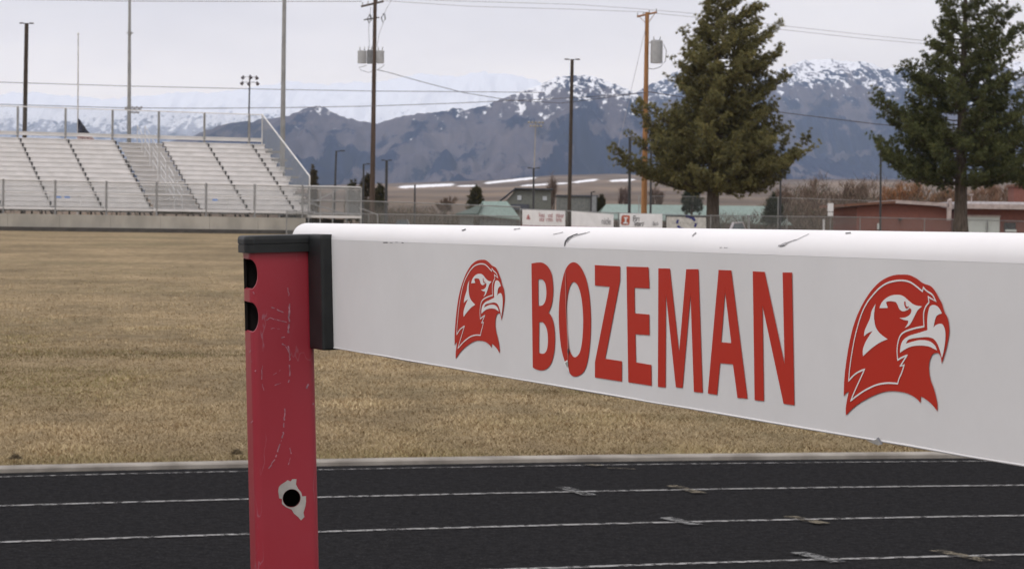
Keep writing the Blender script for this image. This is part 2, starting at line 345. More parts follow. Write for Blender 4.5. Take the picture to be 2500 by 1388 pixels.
# ------------------------------------------------------------------ mountains and foothills
def fbm(x, y, o=5, z=0.): return noise.fractal(Vector((x, y, z)), 1.0, 2.1, o)
def ridged(x, y, o=6, z=0.): return noise.ridged_multi_fractal(Vector((x, y, z)), .9, 2.1, o, 1.0, 2.0)
def mountain_mat(name, snow_lo, snow_hi, snow_amt, rock=(.058,.052,.068), rock2=(.108,.092,.10), forest=(.004,.010,.034), fthr=.5, snowcol=.8):  # rock and forest defaults are tinted blue: part of the haze is painted in
    m = D.materials.new(name); m.use_nodes = True; nt = m.node_tree; b = nt.nodes['Principled BSDF']; b.inputs['Roughness'].default_value = 1; b.inputs['Specular IOR Level'].default_value = 0
    g = N(nt, 'ShaderNodeNewGeometry'); sp = N(nt, 'ShaderNodeSeparateXYZ'); nt.links.new(g.outputs['Position'], sp.inputs[0])
    def nse(sc, st=(1,1,1), det=6, r=.6):
        mp = N(nt, 'ShaderNodeMapping'); mp.inputs['Scale'].default_value = st; nt.links.new(g.outputs['Position'], mp.inputs[0])
        n = N(nt, 'ShaderNodeTexNoise'); n.inputs['Scale'].default_value = sc; n.inputs['Detail'].default_value = det; n.inputs['Roughness'].default_value = r
        nt.links.new(mp.outputs[0], n.inputs['Vector']); return n
    n1 = nse(.009, (1,.16,1), 8, .7); n2 = nse(.007, (1,.16,1), 10, .72); n3 = nse(.022, (1.0,.13,1.0), 5, .7); n4 = nse(.05, (1,.13,1), 4)
    ra = N(nt, 'ShaderNodeAttribute', attribute_name='ridge'); rm = N(nt, 'ShaderNodeMapRange'); rm.inputs['From Min'].default_value = -.18; rm.inputs['From Max'].default_value = .18; rm.inputs['To Min'].default_value = -.09; rm.inputs['To Max'].default_value = .11; nt.links.new(ra.outputs['Fac'], rm.inputs[0]); n2a = N(nt, 'ShaderNodeMath', operation='ADD'); nt.links.new(n2.outputs['Fac'], n2a.inputs[0]); nt.links.new(rm.outputs[0], n2a.inputs[1])
    cr = N(nt, 'ShaderNodeValToRGB'); e = cr.color_ramp.elements; e[0].position = .38; e[0].color = (*rock, 1); e[1].position = .62; e[1].color = (*rock2, 1); nt.links.new(n1.outputs['Fac'], cr.inputs[0])
    fr = N(nt, 'ShaderNodeMapRange'); fr.inputs['From Min'].default_value = fthr; fr.inputs['From Max'].default_value = fthr+.05; nt.links.new(n2a.outputs[0], fr.inputs[0])
    mx = N(nt, 'ShaderNodeMix', data_type='RGBA'); nt.links.new(fr.outputs[0], mx.inputs[0]); nt.links.new(cr.outputs[0], mx.inputs[6]); mx.inputs[7].default_value = (*forest, 1)
    # snow: altitude + noise
    al = N(nt, 'ShaderNodeMapRange', clamp=False); al.inputs['From Min'].default_value = snow_lo; al.inputs['From Max'].default_value = snow_hi; al.inputs['To Min'].default_value = -.28; al.inputs['To Max'].default_value = snow_amt
    nt.links.new(sp.outputs['Z'], al.inputs[0])
    mn = N(nt, 'ShaderNodeMath', operation='MINIMUM'); mn.inputs[1].default_value = snow_amt; nt.links.new(al.outputs[0], mn.inputs[0])
    ad = N(nt, 'ShaderNodeMath', operation='ADD'); nt.links.new(mn.outputs[0], ad.inputs[0]); nt.links.new(n3.outputs['Fac'], ad.inputs[1])
    sb = N(nt, 'ShaderNodeMath', operation='SUBTRACT'); nt.links.new(n1.outputs['Fac'], sb.inputs[1]); sb.inputs[0].default_value = .5
    ad2 = N(nt, 'ShaderNodeMath', operation='ADD'); nt.links.new(ad.outputs[0], ad2.inputs[0]); nt.links.new(sb.outputs[0], ad2.inputs[1])
    sr = N(nt, 'ShaderNodeMapRange'); n4s = N(nt, 'ShaderNodeMath', operation='MULTIPLY_ADD'); n4s.inputs[1].default_value = .9; n4s.inputs[2].default_value = -.47; nt.links.new(n4.outputs['Fac'], n4s.inputs[0]); ad3 = N(nt, 'ShaderNodeMath', operation='ADD'); nt.links.new(ad2.outputs[0], ad3.inputs[0]); nt.links.new(n4s.outputs[0], ad3.inputs[1])
    sr.inputs['From Min'].default_value = .5; sr.inputs['From Max'].default_value = .62; nt.links.new(ad3.outputs[0], sr.inputs[0])
    ms = N(nt, 'ShaderNodeMix', data_type='RGBA'); nt.links.new(sr.outputs[0], ms.inputs[0]); nt.links.new(mx.outputs[2], ms.inputs[6]); ms.inputs[7].default_value = (snowcol, snowcol, snowcol*1.02, 1)
    nt.links.new(ms.outputs[2], b.inputs['Base Color'])
    return m
def range_mesh(name, m, crest, Yc, Y0, Y1, px0, px1, nxx=1000, nyy=170, base=0., spur=.18, spw=1/620., seed=0., jag=6., expo=1.15):
    """terrain: crest line given as (px,py) measured, standing at depth Yc; falls to the plain at Y0 and behind at Y1"""
    xa = (px0-1250)/FPX*Yc; xb = (px1-1250)/FPX*Yc
    pts = [((p-1250)/FPX*Yc, CH+(hz(p)-y)*Yc/FPX) for p, y in crest]
    mb = MB(); gl = []
    for j in range(nyy+1):
        v = j/nyy; Y = Y0 + (Y1-Y0)*v
        for i in range(nxx+1):
            X = xa + (xb-xa)*i/nxx
            wx = X + 260*fbm(X*spw*.5, Y*spw*.35, 3, seed+4)*(Yc-Y)/(Yc-Y0)
            H = interp(wx if Y < Yc else X, pts)
            if Y <= Yc: t = (Y-Y0)/(Yc-Y0); prof = t**expo
            else: t = (Y1-Y)/(Y1-Yc); prof = smooth(t)
            rd = ridged(X*spw, Y*spw*.55, 6, seed)            # ~0..2
            wq = .55*fbm(X/900, Y/1600, 2, seed+9); an = .8*noise.noise(Vector((X/260+wq*2.4+(Y-Yc)/1900, Y/1700+wq, seed))) + .55*noise.noise(Vector((X/95+wq*4, Y/520, seed+3))) + .35*noise.noise(Vector((X/40+wq*6, Y/240, seed+5))); gl.append(an)
            z = H*prof; sp_ = math.sin(math.pi*min(1, max(0, t)))**.7; z -= min(H*.32, 150)*abs(an)*1.5*sp_
            z -= H*spur*(1.15-min(rd, 1.5)*.75)*math.sin(math.pi*min(1, max(0, t)))**.8
            z += (jag*fbm(X/70, Y/110, 4, seed+1) + 5*noise.noise(Vector((X/17, Y/60, seed))))*min(1, 4*t) if t > 0 else 0
            mb.v.append((X, Y, max(z, -20)+base if 0 < v < 1 else base-20))
    n = nxx+1
    mb.f = [(j*n+i, j*n+i+1, (j+1)*n+i+1, (j+1)*n+i) for j in range(nyy) for i in range(nxx)]
    o = mb.build(name, m, smooth_=True); a = o.data.attributes.new('ridge', 'FLOAT', 'POINT'); a.data.foreach_set('value', gl); return structure(o)
crest_main = [(150,520),(250,420),(350,365),(450,335),(490,322),(540,306),(600,298),(650,292),(700,281),(735,263),(775,255),(795,266),(820,282),(860,293),(900,302),(930,300),(980,284),(1050,275),(1100,265),(1130,269),(1180,256),(1215,243),(1240,232),(1300,214),(1340,194),(1390,181),(1440,187),(1480,200),(1510,214),(1540,224),(1600,262),(1700,300),(1850,345),(2000,390),(2200,440),(2400,480),(2700,520)]
crest_right = [(900,520),(1200,380),(1400,300),(1500,250),(1560,218),(1600,197),(1640,178),(1700,165),(1800,172),(1870,180),(1915,163),(1950,149),(1985,145),(2060,150),(2105,153),(2150,168),(2200,164),(2260,167),(2330,160),(2400,158),(2500,150),(2600,160),(2750,190)]
crest_far = [(-300,225),(-100,220),(0,228),(90,222),(160,232),(250,240),(330,232),(430,222),(500,225),(600,212),(700,195),(790,205),(860,200),(940,196),(1020,178),(1100,185),(1180,172),(1260,180),(1350,210),(1500,260),(1600,300)]
M_mm = mountain_mat('near_mountain', 310, 520, .14, fthr=.445)
M_mr = mountain_mat('right_mountain', 470, 780, .15, fthr=.455)
M_mf = mountain_mat('far_snow_mountain', 430, 800, .55, fthr=.48, rock=(.26,.27,.31), rock2=(.40,.41,.45), forest=(.14,.155,.19))  # pale, low-contrast rock and forest put the far haze into the colour
range_mesh('mountain_front', M_mm, crest_main, 8600, 5200, 10500, 0, 2750, seed=1.3)
range_mesh('mountain_right', M_mr, crest_right, 11800, 6800, 14000, 1000, 2800, seed=5.1)
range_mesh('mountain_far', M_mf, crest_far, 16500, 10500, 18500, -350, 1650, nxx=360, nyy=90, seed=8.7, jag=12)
# foothill benchland with lying snow
M_foot = D.materials.new('foothill_fields'); M_foot.use_nodes = True
nt = M_foot.node_tree; b = nt.nodes['Principled BSDF']; b.inputs['Roughness'].default_value = 1; b.inputs['Specular IOR Level'].default_value = 0
g = N(nt, 'ShaderNodeNewGeometry')
mp = N(nt, 'ShaderNodeMapping'); mp.inputs['Scale'].default_value = (1, .35, 1); nt.links.new(g.outputs['Position'], mp.inputs[0])
n1 = N(nt, 'ShaderNodeTexNoise'); n1.inputs['Scale'].default_value = .006; n1.inputs['Detail'].default_value = 6; nt.links.new(mp.outputs[0], n1.inputs['Vector'])
cr = N(nt, 'ShaderNodeValToRGB'); e = cr.color_ramp.elements; e[0].position = .36; e[0].color = (.105,.078,.062,1); e[1].position = .62; e[1].color = (.22,.165,.12,1); k = e.new(.48); k.color = (.15,.118,.09,1)
nt.links.new(n1.outputs['Fac'], cr.inputs[0])
at = N(nt, 'ShaderNodeAttribute', attribute_name='snow'); mx = N(nt, 'ShaderNodeMix', data_type='RGBA')
n2 = N(nt, 'ShaderNodeTexNoise'); n2.inputs['Scale'].default_value = .12; n2.inputs['Detail'].default_value = 6; n2.inputs['Roughness'].default_value = .75; nt.links.new(mp.outputs[0], n2.inputs['Vector'])
ad = N(nt, 'ShaderNodeMath', operation='ADD'); nt.links.new(at.outputs['Fac'], ad.inputs[0]); nt.links.new(n2.outputs['Fac'], ad.inputs[1])
mr = N(nt, 'ShaderNodeMapRange'); mr.inputs['From Min'].default_value = .98; mr.inputs['From Max'].default_value = 1.06; nt.links.new(ad.outputs[0], mr.inputs[0])
nt.links.new(mr.outputs[0], mx.inputs[0]); nt.links.new(cr.outputs[0], mx.inputs[6]); mx.inputs[7].default_value = (.82,.82,.84,1); nt.links.new(mx.outputs[2], b.inputs['Base Color'])
mb = MB(); NX, NY = 420, 90; snow = []
snow_bands = [  # px0,px1, y(px0), y(px1), half thickness px
    (955,1120,458,450,5), (1100,1180,455,453,3), (1165,1320,449,433,4), (1255,1400,455,446,3), (1380,1470,447,437,4), (1470,1560,443,438,4), (1690,1760,448,440,4), (1840,1890,434,436,4), (2000,2090,432,425,4)]
Yf = 4300.
for j in range(NY+1):
    v = j/NY; Y = 700 + (4900-700)*v
    for i in range(NX+1):
        X = (-450 + 3400*i/NX-1250)/FPX*Yf
        pxx = 1250+X/Yf*FPX
        top = CH+(hz(pxx)-interp(pxx, [(-450,500),(400,480),(800,452),(1000,446),(1200,440),(1350,428),(1500,425),(1650,432),(1900,436),(2100,436),(2500,440),(3000,445)]))*Yf/FPX
        t = min(1, (Y-700)/(Yf-700)); z = top*t**1.25
        if Y > Yf: z = top*(1-(Y-Yf)/600*1.3)
        z += 2.2*fbm(X/400, Y/700, 4, 2.)*t
        sv = 0.; pc = 1250 + X/Y*FPX; py = hz(pc) - (z-CH)*FPX/Y
        for a0, a1, y0, y1, th in snow_bands:
            if a0-5 < pc < a1+5:
                yy = y0+(y1-y0)*(pc-a0)/(a1-a0); e1_ = min(1, (pc-a0+5)/30, (a1+5-pc)/30)
                sv = max(sv, (1-abs(py-yy)/(th*1.6))*.68*e1_+.17 if abs(py-yy) < th*1.6 else 0)
        mb.v.append((X, Y, z)); snow.append(max(0, sv)*.9)
n = NX+1
mb.f = [(j*n+i, j*n+i+1, (j+1)*n+i+1, (j+1)*n+i) for j in range(NY) for i in range(NX)]
fo = structure(mb.build('foothills', M_foot, smooth_=True))
a = fo.data.attributes.new('snow', 'FLOAT', 'POINT'); a.data.foreach_set('value', snow)

# ------------------------------------------------------------------ haze
hzb = MB().box((0, 8500, 900), (24000, 23000, 1802.2))
mh = D.materials.new('haze_air'); mh.use_nodes = True; nt = mh.node_tree; nt.nodes.clear()
o_ = N(nt, 'ShaderNodeOutputMaterial'); pv = N(nt, 'ShaderNodeVolumePrincipled')
pv.inputs['Density'].default_value = HAZE_D = 4.3e-5
pv.inputs['Color'].default_value = (.60,.75,1,1); pv.inputs['Anisotropy'].default_value = 0.2
nt.links.new(pv.outputs[0], o_.inputs['Volume'])
ho = hzb.build('haze', mh); ho['kind'] = 'stuff'

# ------------------------------------------------------------------ bleachers
BA = math.radians(24); bv = Vector((math.cos(BA), math.sin(BA), 0)); bn = Vector((-math.sin(BA), math.cos(BA), 0)); bz = Vector((0,0,1))
BO = Vector((-23.96, 115, 0)); BAX = (bv, bn, bz)
def B(s, t, z): return BO + bv*s + bn*t + bz*z
wall = empty('retaining_wall', B(2,-.6,.45), 'long low grey concrete wall running in front of the bleachers', 'wall')
mb = MB(); s = -12.
while s < 14.05: mb.box(B(s+1.22, -.5, .9), (2.43, .22, .88), BAX); s += 2.44
mb.build('wall_panel', M_conc, wall)
MB().box(B(1.1, -.62, .62), (26.6, .3, .22), BAX).build('footing', mat('dark_footing', (.07,.065,.06), .9), wall)
bl = empty('bleachers', B(2, 4, .5), 'large aluminium spectator bleachers with stepped rows of plank seats and a central aisle', 'bleachers')
NR = 15; S0, S1 = -12.0, 15.6; RZ, RR, RT = 1.74, .244, .5
A0, A1 = 7.75, 10.1
for k in range(NR):
    t = 1.3+RT*k; z = RZ+RR*k
    s1 = S1
    mb = MB(); s = -11.9
    js = [-11.9,-9.45,-7.01,-4.57,-2.13,.31,2.75,5.19,7.63]
    for a_, b_ in ((-11.9, 7.63), (10.13, S1+.25*(k % 2))):
        MB().box(B((a_+b_)/2, t, z), (b_-a_, .26, .04), BAX).build('seat_row', M_alu, bl)
        MB().box(B((a_+b_)/2, t-.085, z-.13), (b_-a_-.02, .02, .212), BAX).build('riser_panel', M_alu2, bl)
        MB().box(B((a_+b_)/2, t-.24, z-.245), (b_-a_-.02, .27, .03), BAX).build('foot_board', M_alu, bl)
    # aisle step
    mb = MB().box(B((A0+A1)/2, t-.06, z-.10), (A1-A0-.06, .40, .035), BAX).box(B((A0+A1)/2, t-.16, z-.215), (A1-A0-.08, .02, .195), BAX)
    mb.build('aisle_step', M_alu, bl)
for s in js[1:]+[10.1, 12.54, 14.96]:
    mb = MB()
    for k in range(NR):
        t = 1.3+RT*k; z = RZ+RR*k
        mb.box(B(s, t-.115, z-.11), (.075, .04, .15), BAX).box(B(s-.06, t-.14, z-.035), (.15, .03, .03), BAX)
        mb.box(B(s, t, z-.2), (.04, .3, .05), BAX)
    a_, b_ = B(s, 1.2, RZ-.45), B(s, 8.4, RZ+RR*14-.5)
    mb.tube([a_, b_], .06, 6)
    for t in (1.4, 3.5, 5.6, 7.9): mb.tube([B(s, t, .45), B(s, t, RZ-.45+(t-1.3)*.52)], .05, 6)
    mb.tube([B(s, 1.4, .5), B(s, 3.5, 2.0)], .03, 5)
    mb.build('support_frame', M_dark, bl)
mb = MB().box(B(1.8, .55, RZ-.11), (27.4, 1.15, .06), BAX).box(B(1.8, -.05, RZ-.13), (27.4, .04, .11), BAX); mb.build('walkway', M_alu, bl)
mb = MB()
for i in range(70):
    s = -11+i*.38; mb.tube([B(s, .25, .5), B(s+random.choice((-.3,.3)), .6+random.random(), RZ-.16)], .02, 4)
mb.build('cross_bracing', M_galv, bl)
# front guard rail
mb = MB()
for z in (2.93, 2.86-.5): mb.tube([B(-12, 0, z), B(17.9 if z > 2.5 else 15, 0, z-.02)], .03, 6)
mb.tube([B(-12, 0, 2.80), B(17.9, 0, 2.78)], .018, 5)
mb.build('guard_rail', M_alu, bl)
for i in range(-5, 7): MB().tube([B(.1+2.46*i, -.03, 1.2), B(.1+2.46*i, -.03, 2.95)], .055, 8).build('rail_post', M_galv, bl)
mesh_panel('chain_link_panel', [(B(-12,.02,1.4), B(-12,.02,2.9)), (B(15.05,.02,1.4), B(15.05,.02,2.9))], M_chain, bl)
# back fence
mb = MB().tube([B(-12, 8.75, 6.78), B(15.6, 8.75, 6.74)], .028, 6).tube([B(-12, 8.75, 5.35), B(15.6, 8.75, 5.33)], .025, 6).box(B(1.8, 8.8, 5.42), (27.6, .05, .18), BAX)
mb.build('back_rail', M_alu, bl)
for i in range(-5, 6): MB().tube([B(2.72+2.44*i, 8.78, 4.9), B(2.72+2.44*i, 8.78, 6.76)], .06, 8).build('fence_post', M_galv, bl)
mesh_panel('chain_link_panel', [(B(-12,8.75,5.4), B(-12,8.75,6.76)), (B(15.6,8.75,5.4), B(15.6,8.75,6.74))], chain_mat('fence_mesh_thin', wire=.06), bl)
# side fence (right end)
top = B(15.62, 8.75, 6.76); low = B(15.62, 1.1, 3.42)
mb = MB().tube([B(15.62,8.75,5.2), top, low, B(15.62,1.1,1.2)], .035, 8); mb.build('side_rail', M_alu, bl)
mesh_panel('chain_link_panel', [(B(15.62,8.75,4.7), top), (B(15.62,1.1,1.3), low)], M_chain2, bl)
mb = MB()
for k in range(1, 8): mb.box(B(15.35+.55, 1.3+RT*k*1.85, RZ+RR*k*1.85-.12), (.85, .3, .1), BAX)
mb.build('end_bracket', M_galv, bl)
# aisle handrail (stepped)
for sx_, lft in ((8.75, 0), (9.15, 0)):
    mb = MB()
    for k in range(0, 14, 3):
        t = 1.3+RT*k; z = RZ+RR*k
        mb.tube([B(sx_, t, z-.15), B(sx_, t, z+.85), B(sx_, t+RT*1.8, z+.85+RR*1.8), B(sx_, t+RT*1.8, z+RR*1.8-.15)], .02, 5)
        mb.tube([B(sx_, t, z+.45), B(sx_, t+RT*1.8, z+.45+RR*1.8)], .018, 5)
    mb.build('aisle_handrail', mat('bright_rail', (.52,.52,.52), .5, .2, var=.05), bl)
# landing at the right end with railing and ramp
mb = MB().box(B(16.5, .8, 1.42), (2.8, 2.0, .12), BAX); mb.build('landing', M_alu, bl)
mb = MB()
for s in (15.15, 15.75, 16.4, 17.1, 17.88):
    mb.tube([B(s, -.15, .5), B(s, -.15, 2.9)], .035, 6)
for t in (-.15, 1.8):
    for z in (1.55, 2.2, 2.88): mb.tube([B(15.1, t, z), B(17.9, t, z)], .028, 6)
mb.tube([B(17.9,-.15,.5), B(17.9,-.15,2.88), B(17.9,1.8,2.88), B(17.9,1.8,.5)], .03, 6)
mb.tube([B(15.9,1.7,2.1), B(17.3,1.7,2.75)], .03, 5).tube([B(15.9,1.7,1.5), B(17.0,1.7,1.25)], .03, 5)
mb.tube([B(16.2,1.9,2.0), B(18.6,1.9,1.4), B(18.6,1.9,.6)], .035, 6).tube([B(17.9,.2,1.9), B(18.9,.2,1.55), B(18.95,.2,.6)], .035, 6)
mb.build('landing_railing', mat('dull_rail', (.30,.30,.295), .6, .2), bl)
mesh_panel('chain_link_panel', [(B(15.1,-.1,1.5), B(15.1,-.1,2.88)), (B(17.9,-.1,1.5), B(17.9,-.1,2.88)), (B(17.9,1.8,1.5), B(17.9,1.8,2.88))], M_chain2, bl)
mb = MB().box(B(16.4, 1.2, .9), (1.6, 1.6, .8), BAX).box(B(15.4,2.6,1.1),(1.0,1.6,1.2),BAX); mb.build('ramp_base', M_dark, bl)
# blue number panels on the press row
def text_mesh(name, txt, m, parent, origin, ax, up, size, ext=.0, sx=1.):
    cu = D.curves.new(name, 'FONT'); cu.body = txt; cu.size = 1; cu.align_x = 'CENTER'; cu.align_y = 'CENTER'; cu.offset = .012
    ob = D.objects.new('tmp', cu); COL.objects.link(ob); dg = bpy.context.evaluated_depsgraph_get(); dg.update()
    me0 = ob.evaluated_get(dg).to_mesh(); mb = MB()
    mb.add([Vector(origin)+ax*(v.co.x*size*sx)+up*(v.co.y*size) for v in me0.vertices], [tuple(p.vertices) for p in me0.polygons])
    ob.evaluated_get(dg).to_mesh_clear(); D.objects.remove(ob); D.curves.remove(cu)
    return mb.build(name, m, parent)
M_blue = mat('blue_rail_pad', (.18,.3,.6), .6)
for s, n_ in ((3.0, 2), (10.75, 1)):
    mb = MB()
    for q in range(n_): mb.box(B(s+q*.42, 1.12, RZ+.42), (.26, .03, .1), BAX)
    mb.build('blue_tag', M_blue, bl)
    mb = MB()
    for q in (-.5, n_*.42+.25): mb.tube([B(s+q,1.1,RZ-.05), B(s+q,1.1,RZ+.5)], .02, 5)
    mb.tube([B(s-.5,1.1,RZ+.5), B(s+n_*.42+.25,1.1,RZ+.5)], .018, 5); mb.build('short_rail', M_alu, bl)

# ------------------------------------------------------------------ poles
def up(px, py, Y): return P(px, py, Y)
def pole_pts(pxt, pyt, pxb, pyb, Y):
    a = P(pxt, pyt, Y); b_ = P(pxb, pyb, Y); k = (gz(Y) - b_.z)/(a.z-b_.z); base = b_ + (a-b_)*k
    return a, base
def light_pole(pxt, pyt, pxb, pyb, Y, wpx, label, arms='T', m=None, armpx=15, grp='parking and street light poles'):
    a, base = pole_pts(pxt, pyt, pxb, pyb, Y); m = m or M_bronze; u = Y/FPX
    r = empty('light_pole', base, label, 'light pole', grp)
    MB().tube([base, a], [wpx*u/2*1.1, wpx*u/2*.9], 8).build('pole', m, r)
    mb = MB(); dirs = {'T': (-1, 1), 'R': (1,), 'L': (-1,)}[arms]
    for d in dirs:
        f = a+Vector((d*armpx*u*.55, 0, -.2*u)); mb2 = MB().tube([a-Vector((0,0,2*u)), f], .9*u, 5)
        mb2.build('arm', m, r)
        MB().box(a+Vector((d*armpx*u*.75, 0, .0)), (armpx*u*.6, armpx*u*.45, 2.6*u)).build('lamp_head', m, r)
    return r
light_pole(65,57,60,333,150,11,'tall brown light pole with flat twin heads behind the left of the bleachers', 'T', armpx=16)
light_pole(1397,145,1389,553,140,9,'tall dark light pole with flat twin heads in front of the snow-capped peak', 'T', armpx=18)
light_pole(821,368,818,455,190,5,'short dark light pole with one arm to the right above the bleacher landing', 'R', armpx=20, m=M_dark)
light_pole(888,400,886,520,200,5,'short dark light pole just left of the big dark utility pole', 'R', armpx=14, m=M_dark)
light_pole(944,391,942,545,170,7,'dark light pole with small twin heads just right of the big dark utility pole', 'T', armpx=12, m=M_dark)
light_pole(1303,410,1302,545,200,5,'thin light pole with twin arms in front of the grey-green house', 'T', armpx=14, m=M_dark)
light_pole(1013,451,1012,545,180,4.5,'thin short dark pole standing among the brown brush left of the small evergreen', 'R', armpx=2, m=M_dark)
light_pole(1444,468,1442,550,160,4,'very short dark pole with a hooked top beside the grey box building', 'R', armpx=9, m=M_dark)
light_pole(1538,335,1536,545,165,7,'dark light pole rising just left of the orange utility pole', 'R', armpx=2, m=M_dark)
light_pole(1590,330,1588,545,175,5,'thin dark pole just right of the orange utility pole, top lost in pine foliage', 'R', armpx=2, m=M_dark)
light_pole(2151,330,2149,560,170,5,'thin dark pole in front of the left end of the red brick building', 'R', armpx=2, m=M_dark)
light_pole(1906,420,1904,560,170,5,'thin dark pole standing right of the central pine trunk', 'R', armpx=2, m=M_dark)
# flag pole
a, base = pole_pts(191, 83, 190, 335, 135); u = 135/FPX
fp = empty('flagpole', base, 'thin pale flagpole with a ball top behind the bleachers', 'flagpole')
MB().tube([base, a], [2.2*u, 1.3*u], 8).build('pole', mat('pale_pole', (.45,.43,.42), .5, .2), fp)
mb = MB()
for i in range(5):
    pass
mb.tube([a-Vector((0,0,2.6*u)), a-Vector((0,0,1.6*u)), a+Vector((0,0,0)), a+Vector((0,0,1.8*u)), a+Vector((0,0,2.6*u))], [.3*u,2*u,2.6*u,2*u,.3*u], 10); mb.build('finial', mat('finial', (.5,.48,.45), .4), fp)
# limp flag: a hanging triangle of cloth, navy canton above red and white stripes
def flag():
    M_navy = mat('navy_cloth', (.022,.024,.05), .9); M_red = mat('red_cloth', (.35,.04,.04), .9); M_wh = mat('white_cloth', (.6,.6,.6), .9)
    fl = empty('flag', P(192,292,134.9), 'dark navy flag with red and white lower stripes hanging limp at half mast', 'flag')
    def wv(px, py): p = P(px, py, 134.85); p.y += .12*math.sin(px*.45+py*.11); return p
    def cloth(y0, y1, n=10, name='canton', m=M_navy):
        mb = MB(); rows = 8
        L = lambda y: 191 - 2*(y-290)/45; Rr = lambda y: 193 + (y-290)*.72
        for j in range(rows+1):
            y = y0+(y1-y0)*j/rows
            for i in range(n+1): x = L(y)+(Rr(y)-L(y))*i/n; mb.v.append(tuple(wv(x, y)))
        for j in range(rows):
            for i in range(n): q = j*(n+1)+i; mb.f.append((q, q+1, q+n+2, q+n+1))
        o = mb.build(name, m, fl, True); sd = o.modifiers.new('t', 'SOLIDIFY'); sd.thickness = .02
    cloth(290, 328); cloth(328, 332, name='white_stripe', m=M_wh); cloth(332, 336, name='red_stripe', m=M_red); cloth(336,339,name='white_stripe',m=M_wh); cloth(339,343,name='red_stripe',m=M_red)
flag()
# stadium flood light masts
def lamp_cluster(c, u, offs, parent, m, sz=9):
    for dx, dy in offs:
        p = c + Vector((dx*u, 0, -dy*u)); 
        MB().tube([p+Vector((0,.5*u,sz*.45*u)), p+Vector((0,-1*u,0)), p+Vector((math.copysign(2.2,dx)*u if dx else 0,-3*u,-sz*.35*u))], [sz*.18*u, sz*.42*u, sz*.5*u], 10).build('flood_lamp', m, parent)
Y = 210; u = Y/FPX; a, base = pole_pts(610,183,606,345,Y)
r = empty('floodlight_mast', base, 'slim dark mast with six floodlights in two rows behind the right half of the bleachers', 'floodlight', 'stadium floodlights')
MB().tube([base, a], [2.6*u, 1.7*u], 8).build('pole', M_dark, r)
c = P(610,195,Y); MB().box(c+Vector((0,0,7*u)), (36*u, .8*u, 1.*u)).box(c+Vector((0,0,-6*u)), (36*u, .8*u, 1.*u)).build('crossbar', M_dark, r)
lamp_cluster(c, u, [(-16,-6),(1,-7),(16,-6),(-18,8),(-1,9),(18,8)], r, mat('lamp_housing', (.10,.09,.10), .6))
Y = 420; u = Y/FPX; a, base = pole_pts(1308,295,1302,470,Y)
r = empty('floodlight_mast', base, 'very faint distant floodlight mast below the snow-capped peak', 'floodlight', 'stadium floodlights')
M_fl2 = mat('lamp_housing_pale', (.30,.28,.24), .6)
MB().tube([base, a], [1.8*u, 1.0*u], 8).build('pole', M_fl2, r)
c = P(1308,302,Y); MB().box(c+Vector((0,0,2*u)), (36*u,.8*u,1.5*u)).box(c+Vector((0,0,-5*u)), (32*u,.8*u,1.5*u)).build('crossbar', M_fl2, r)
lamp_cluster(c, u, [(x,-4) for x in (-16,-8,0,8,16)]+[(x,5) for x in (-12,-4,4,12)], r, M_fl2, 5)
# tall galvanised mast with collar (left)
Y = 128; u = Y/FPX; a, base = pole_pts(317,-130,315,335,Y)
r = empty('floodlight_mast', base, 'very tall tapering grey steel mast with ringed fittings behind the aisle', 'floodlight', 'stadium floodlights')
MB().tube([base, a], [6.2*u, 2.6*u], 12, True).build('pole', M_galv, r)
mb = MB(); c = P(317,81,Y); mb.box(c, (16*u, 3*u, 2.2*u)).tube([c-Vector((0,0,3*u)), c+Vector((0,0,3*u))], 5*u, 10); mb.build('collar', M_galv, r)
mb = MB(); c = P(325,267,Y)
for i in range(8): mb.box(c+Vector((-18*u+i*5.4*u, 0, (3+2*(i%2))*u)), (4*u, 4*u, 5*u))
for i in range(6): mb.box(c+Vector((-12*u+i*5*u, 0, (-7-(i%2))*u)), (4*u, 4*u, 4*u))
mb.box(c+Vector((0,0,0)), (40*u,3*u,2*u)); mb.build('fittings', mat('fitting_grey',(.2,.19,.19),.6), r)
c = P(317,-120,Y)
MB().box(c, (70*u,2*u,2*u)).build('crossbar', M_galv, r); lamp_cluster(c, u, [(x,-6) for x in (-30,-15,0,15,30)], r, mat('lamp_housing', (.10,.09,.10), .6))
Y = 134; u = Y/FPX; a, base = pole_pts(696,-140,689,418,Y)
r = empty('floodlight_mast', base, 'thick plain grey steel mast at the right end of the bleachers', 'floodlight', 'stadium floodlights')
MB().tube([base, a], [7*u, 4.2*u], 12).build('pole', M_galv, r)
c = P(696,-130,Y); MB().box(c, (70*u,2*u,2*u)).build('crossbar', M_galv, r); lamp_cluster(c, u, [(x,-6) for x in (-30,-15,0,15,30)], r, mat('lamp_housing', (.10,.09,.10), .6))

# utility poles
def transformer(c, u, w_, h_, parent, m=M_grey):
    o = MB().tube([c+Vector((0,0,-h_/2*u)), c+Vector((0,0,h_/2*u*.92)), c+Vector((0,0,h_/2*u))], [w_/2*u, w_/2*u, w_/2*u*.8], 14).build('transformer', m, parent)
    mb = MB()
    for dx in (-.22, .25): mb.tube([c+Vector((dx*w_*u,0,h_/2*u)), c+Vector((dx*w_*u*1.2,0,(h_/2+9)*u))], [1.6*u, .8*u], 6)
    mb.build('bushing', M_galv, o)
Y = 150; u = Y/FPX; a, base = pole_pts(916,-14,908,545,Y)
r = empty('utility_pole', base, 'tall dark brown wooden utility pole with three grey transformers', 'utility pole', 'wooden utility poles')
MB().tube([base, a], [6.8*u, 4.4*u], 10).build('pole', M_wood, r)
c = P(911,9,Y); ca = P(883,16,Y-1); cb = P(935,4,Y+1); mb = MB().tube([ca, cb], 2.6*u, 6); mb.build('crossarm', M_wood, r)
